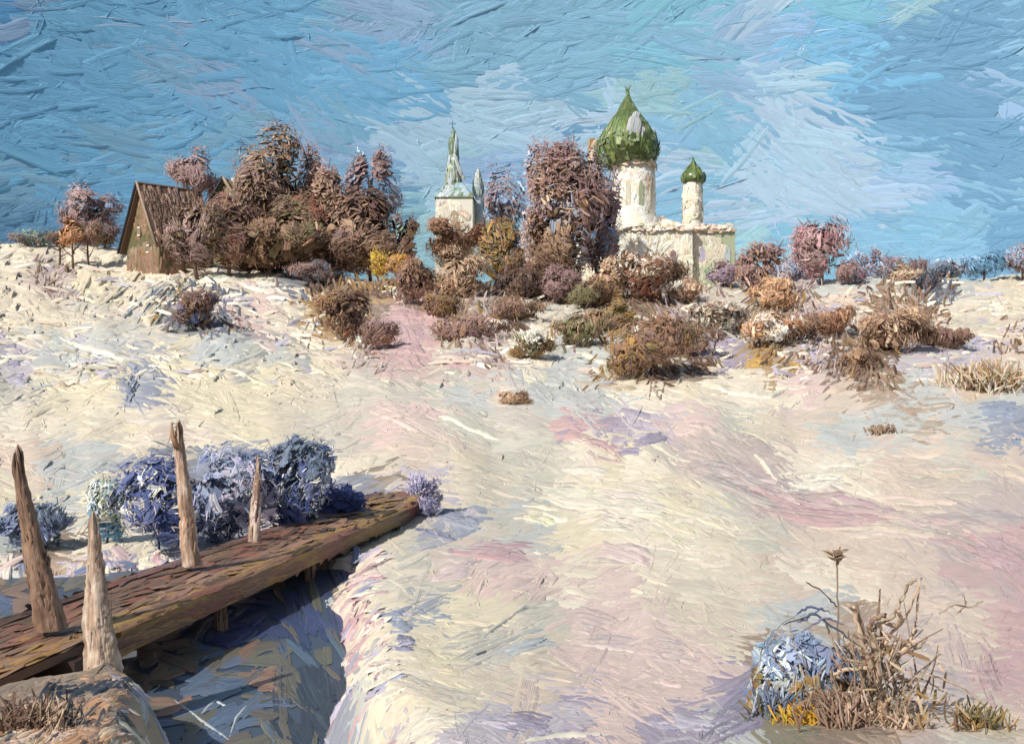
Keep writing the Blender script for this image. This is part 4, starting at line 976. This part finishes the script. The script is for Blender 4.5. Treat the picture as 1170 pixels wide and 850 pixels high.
# ------------------------------------------------------------------ right foreground: snow hummock, dry shrub, stalks
def hummock():
    Y = 7.35; c = at(915, 768, Y); px = Y/F; zb = float(hgt(c[0], Y))
    root = thing('snow_covered_stump', (c[0], Y, zb), 'blue shadowed snow capped stump left of the dry shrub in the right foreground', 'stump')
    b = Buf(); lathe(b, (c[0], Y, zb-.05), [(64*px, -6*px), (58*px, 30*px), (47*px, 50*px), (33*px, 64*px), (18*px, 72*px), (1*px, 76*px)], 'BsBubBgB', px, dabn=120, L=(16, 46), W=(8, 18), H=1.3)  # blue shade on the snow is painted into the cap's strokes
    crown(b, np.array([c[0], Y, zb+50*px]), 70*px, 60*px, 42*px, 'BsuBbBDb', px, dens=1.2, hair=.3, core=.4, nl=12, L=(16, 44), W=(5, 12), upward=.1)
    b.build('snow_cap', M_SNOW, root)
    b = Buf()
    m = 130; th = R.uniform(-3.0, -.1, m); f = R.random(m); r = (64-8*f)*px
    C = np.stack([c[0]+r*np.cos(th), Y+r*np.sin(th), zb+f*48*px], 1); rd = np.stack([np.cos(th), np.sin(th), .2+0*th], 1)
    c1, c2 = pick('doGdbo', C, px, m)
    dabs(b, C, np.tile([.2, 0, 1.], (m, 1))+R.normal(0, .5, (m, 3)), rd, R.uniform(12, 34, m)*px, R.uniform(4, 9, m)*px, 2*px, c1, c2, px=px); b.build('bark', M_WOOD, root)
    b = Buf()
    lines = [([(866,760),(872,735),(884,718),(902,706),(920,702)], 'b'), ([(880,740),(890,760),(900,772)], 'a'),
             ([(895,715),(930,700),(960,722),(985,740)], 's'), ([(905,705),(925,692),(950,700)], 'u'), ([(910,712),(940,695)], 'B'), ([(915,722),(945,704),(965,715)], 'L')]
    for L_, cc in lines:
        P = np.array([at(u, v, Y-58*px) for u, v in L_]); k = np.linspace(0, len(P)-1, 14)
        Q = np.stack([np.interp(k, np.arange(len(P)), P[:, i]) for i in range(3)], 1)+R.normal(0, .8*px, (14, 3)); Q[:, 1] += 10*px*R.normal(0, .2, 14)
        tube(b, Q, 1.4*px*np.sin(np.linspace(.3, 2.9, 14)), LIN[cc], px=px)
    b.build('frosted_twig', M_SNOW, root)
hummock()

def stems(name, label, cat, u, v, Y, lines, group=None, extra=None):
    px = Y/F; p = at(u, v, Y); p[2] = float(hgt(p[0], Y))
    root = thing(name, p, label, cat, group)
    b = Buf()
    for pts, r0, r1, cc, dy in lines:
        P = np.array([at(a, c, Y+dy*(i/max(1, len(pts)-1))) for i, (a, c) in enumerate(pts)]); k = np.linspace(0, len(P)-1, 6*len(P))
        Q = np.stack([np.interp(k, np.arange(len(P)), P[:, i]) for i in range(3)], 1)+R.normal(0, .55*px, (len(k), 3))
        tube(b, Q, np.linspace(r0, r1, len(k))*px*.8*(1+.12*R.normal(size=len(k))), vary(LIN[cc]*1.15, len(k), .08), sides=8, px=px)
    b.build('stem', M_WOOD, root)
    if extra: extra(root, px)
    return root
def dry_leaves(root, px):
    b = Buf(); Y = root.location[1]
    for i in range(60):
        u0 = R.normal(998, 26); v0 = R.uniform(790, 840); a = R.normal(0, .55); l = R.uniform(35, 120)
        k = np.linspace(0, 1, 7); cv = R.normal(0, .25)
        P = np.array([at(u0+l*t*math.sin(a+cv*t), v0-l*t*math.cos(a+cv*t), Y+R.uniform(-.02, .02)+.25*t*math.sin(i)) for t in k])
        tube(b, P, np.linspace(1.4, .5, 7)*px, vary(LIN['hatxW'[i % 5]]*1.15, 7, .08), sides=5, px=px)
    b.build('straw', M_LEAF, root)
    b = Buf(); Y = root.location[1]; m = 210
    u = R.normal(1000, 38, m); v = R.uniform(725, 850, m); u = 1000+(u-1000)*(1.0-.3*(v < 760))
    C = np.array([at(a, c, Y+R.uniform(-.22, .3)) for a, c in zip(u, v)])
    c1, c2 = pick('Wtadhota', C, px, m); T = unit(R.normal(0, .8, (m, 3))+np.array([0, 0, .9])); N = unit(R.normal(0, .5, (m, 3))+np.array([-.2, -1, .3]))
    dabs(b, C, T, N, R.uniform(10, 34, m)*px, R.uniform(1.2, 4, m)*px, .7*px, c1, c2, px=px, nS=5, nT=4, ragged=.7)
    b.build('foliage', M_LEAF, root)
stems('dry_shrub', 'thick forked dry shrub with pale bare stems in the right foreground', 'shrub', 1000, 838, 7.0, [
    ([(998,835),(996,800),(1005,770),(1022,748),(1050,738),(1058,728)], 6.5, 2.5, 'a', .1), ([(1004,838),(1010,800),(1000,770),(985,735),(975,695),(968,690)], 6, 2.2, 'h', -.12),
    ([(990,830),(985,800),(988,760),(986,720),(978,688)], 5, 2, 't', -.05), ([(1000,820),(1004,780),(1002,745),(996,725),(1004,712),(1020,705),(1038,668),(1046,662)], 5, 2.4, 'a', -.1),
    ([(1002,800),(1000,750),(1020,722),(1038,700),(1052,660)], 4, 1.6, 'h', .05), ([(1005,790),(1020,770),(1030,742),(1048,720)], 4, 1.5, 'a', .15),
    ([(960,790),(950,770),(965,765),(995,763)], 2.4, 3, 'h', -.1), ([(1004,730),(992,722),(998,706),(1012,702)], 3.5, 3, 't', -.15), ([(1000,760),(960,752),(950,728),(944,712)], 2.6, 1.2, 'a', .1),
    ([(1010,770),(1030,775),(1060,778),(1078,790)], 2.2, 1, 'h', .1), ([(1008,740),(1004,700),(1006,672)], 2.6, 1.4, 'W', .1), ([(1040,735),(1048,700),(1050,668)], 2.4, 1.3, 'h', .1),
    ([(995,800),(970,790),(945,800),(930,830)], 2.6, 1.2, 'x', -.2), ([(1000,810),(1040,800),(1075,815)], 2, 1, 't', -.1), ([(1012,712),(1024,716),(1030,706),(1026,698)], 3, 2.4, 'h', -.15),
    ([(1000,840),(990,844),(960,842),(925,838)], 3, 1.6, 'x', -.25)], extra=dry_leaves)
def seed(root, px):
    b = Buf(); Y = root.location[1]
    for i in range(26):
        o = at(957+R.normal(0, 3), 636+R.normal(0, 3), Y+R.normal(0, .02)); a = R.uniform(-2.9, -.2); l = R.uniform(5, 17)*px
        e = o+np.array([math.cos(a)*l, R.normal(0, .03), -math.sin(a)*l*.7]); tube(b, [o, (o+e)/2, e], [1.4*px, 1.1*px, .4*px], LIN['haotW'[i % 5]], sides=5, px=px)
    b.build('seed_head', M_LEAF, root)
stems('weed_stalk', 'tall thin weed stalk with ragged seed head behind the snow capped stump', 'plant', 957, 735, 8.3, [([(958,740),(957,700),(956,636)], 1.5, 1.1, 't', 0), ([(956,692),(940,676),(920,664)], 1.1, .7, 'k', 0)], extra=seed)
stems('dry_twig', 'low arching pale twig lying on snow right of the dry shrub', 'twig', 1100, 815, 6.9, [([(1058,770),(1080,776),(1105,788),(1135,815)], 1.6, 1.1, 'h', 0), ([(1060,800),(1090,802)], 1.2, .8, 'a', 0)])
stems('dry_twig', 'short crooked twig on pink snow at the right edge', 'twig', 1110, 700, 8.6, [([(1074,700),(1090,690),(1110,694),(1122,686)], 1.6, .9, 'a', 0), ([(1095,700),(1104,690),(1100,680)], 1.2, .7, 't', 0)])
def tuft(label, u, v, Y, w, h, cols, n=160, name='grass_tuft'):
    n = int(n*2.2)
    px = Y/F; p = at(u, v, Y); p[2] = float(hgt(p[0], Y)); root = thing(name, p, label, 'grass tuft', 'dry grass tufts')
    b = Buf(); C = p+np.stack([R.normal(0, w*.28*px, n), R.normal(0, w*.2*px, n), R.uniform(0, h*.6*px, n)], 1)
    T = unit(np.stack([R.normal(0, .5, n), R.normal(0, .3, n), np.ones(n)], 1)+(C-p)/(w*px)*.8*np.array([1, 1, 0])); N = unit(R.normal(0, .5, (n, 3))+np.array([0, -1, .3]))
    c1, c2 = pick(cols, C, px, n); dabs(b, C, T, N, R.uniform(.3, .9, n)*h*px, R.uniform(1.2, 3, n)*px, .5*px, c1, c2, px=px, nS=5, nT=4, ragged=.6)
    b.build('blades', M_LEAF, root)
tuft('tuft of bright orange dead leaves at the foot of the stump', 918, 832, 6.75, 48, 26, 'OOoYO', 90)
tuft('brown dead grass tuft below the snow capped stump', 905, 812, 6.95, 70, 34, 'dodtG', 90)
tuft('teal tinged frosted grass left of the orange leaves', 885, 826, 7.0, 46, 46, 'sDbBs', 60)
tuft('dry grass tuft between stump and forked shrub', 955, 830, 6.7, 80, 46, 'tdWhd', 120)
tuft('pale straw tuft right of the forked shrub stem', 1035, 842, 6.6, 56, 30, 'hatoa', 60)
tuft('olive tuft at the bottom right corner', 1118, 842, 6.5, 56, 40, 'Gohd', 70)
tuft('upright straw grass at the right edge of the snow field', 1130, 448, 54.0, 80, 40, 'hacoh', 220)
tuft('brown dead grass on the bank at the bottom left corner', 40, 838, 6.6, 90, 40, 'NtGhd', 160)
tuft('small ochre grass tuft in pink snow right of centre', 1008, 500, 42.0, 26, 14, 'tahW', 60)
for o in bpy.data.objects:
    if '_o' in o: del o['_o']
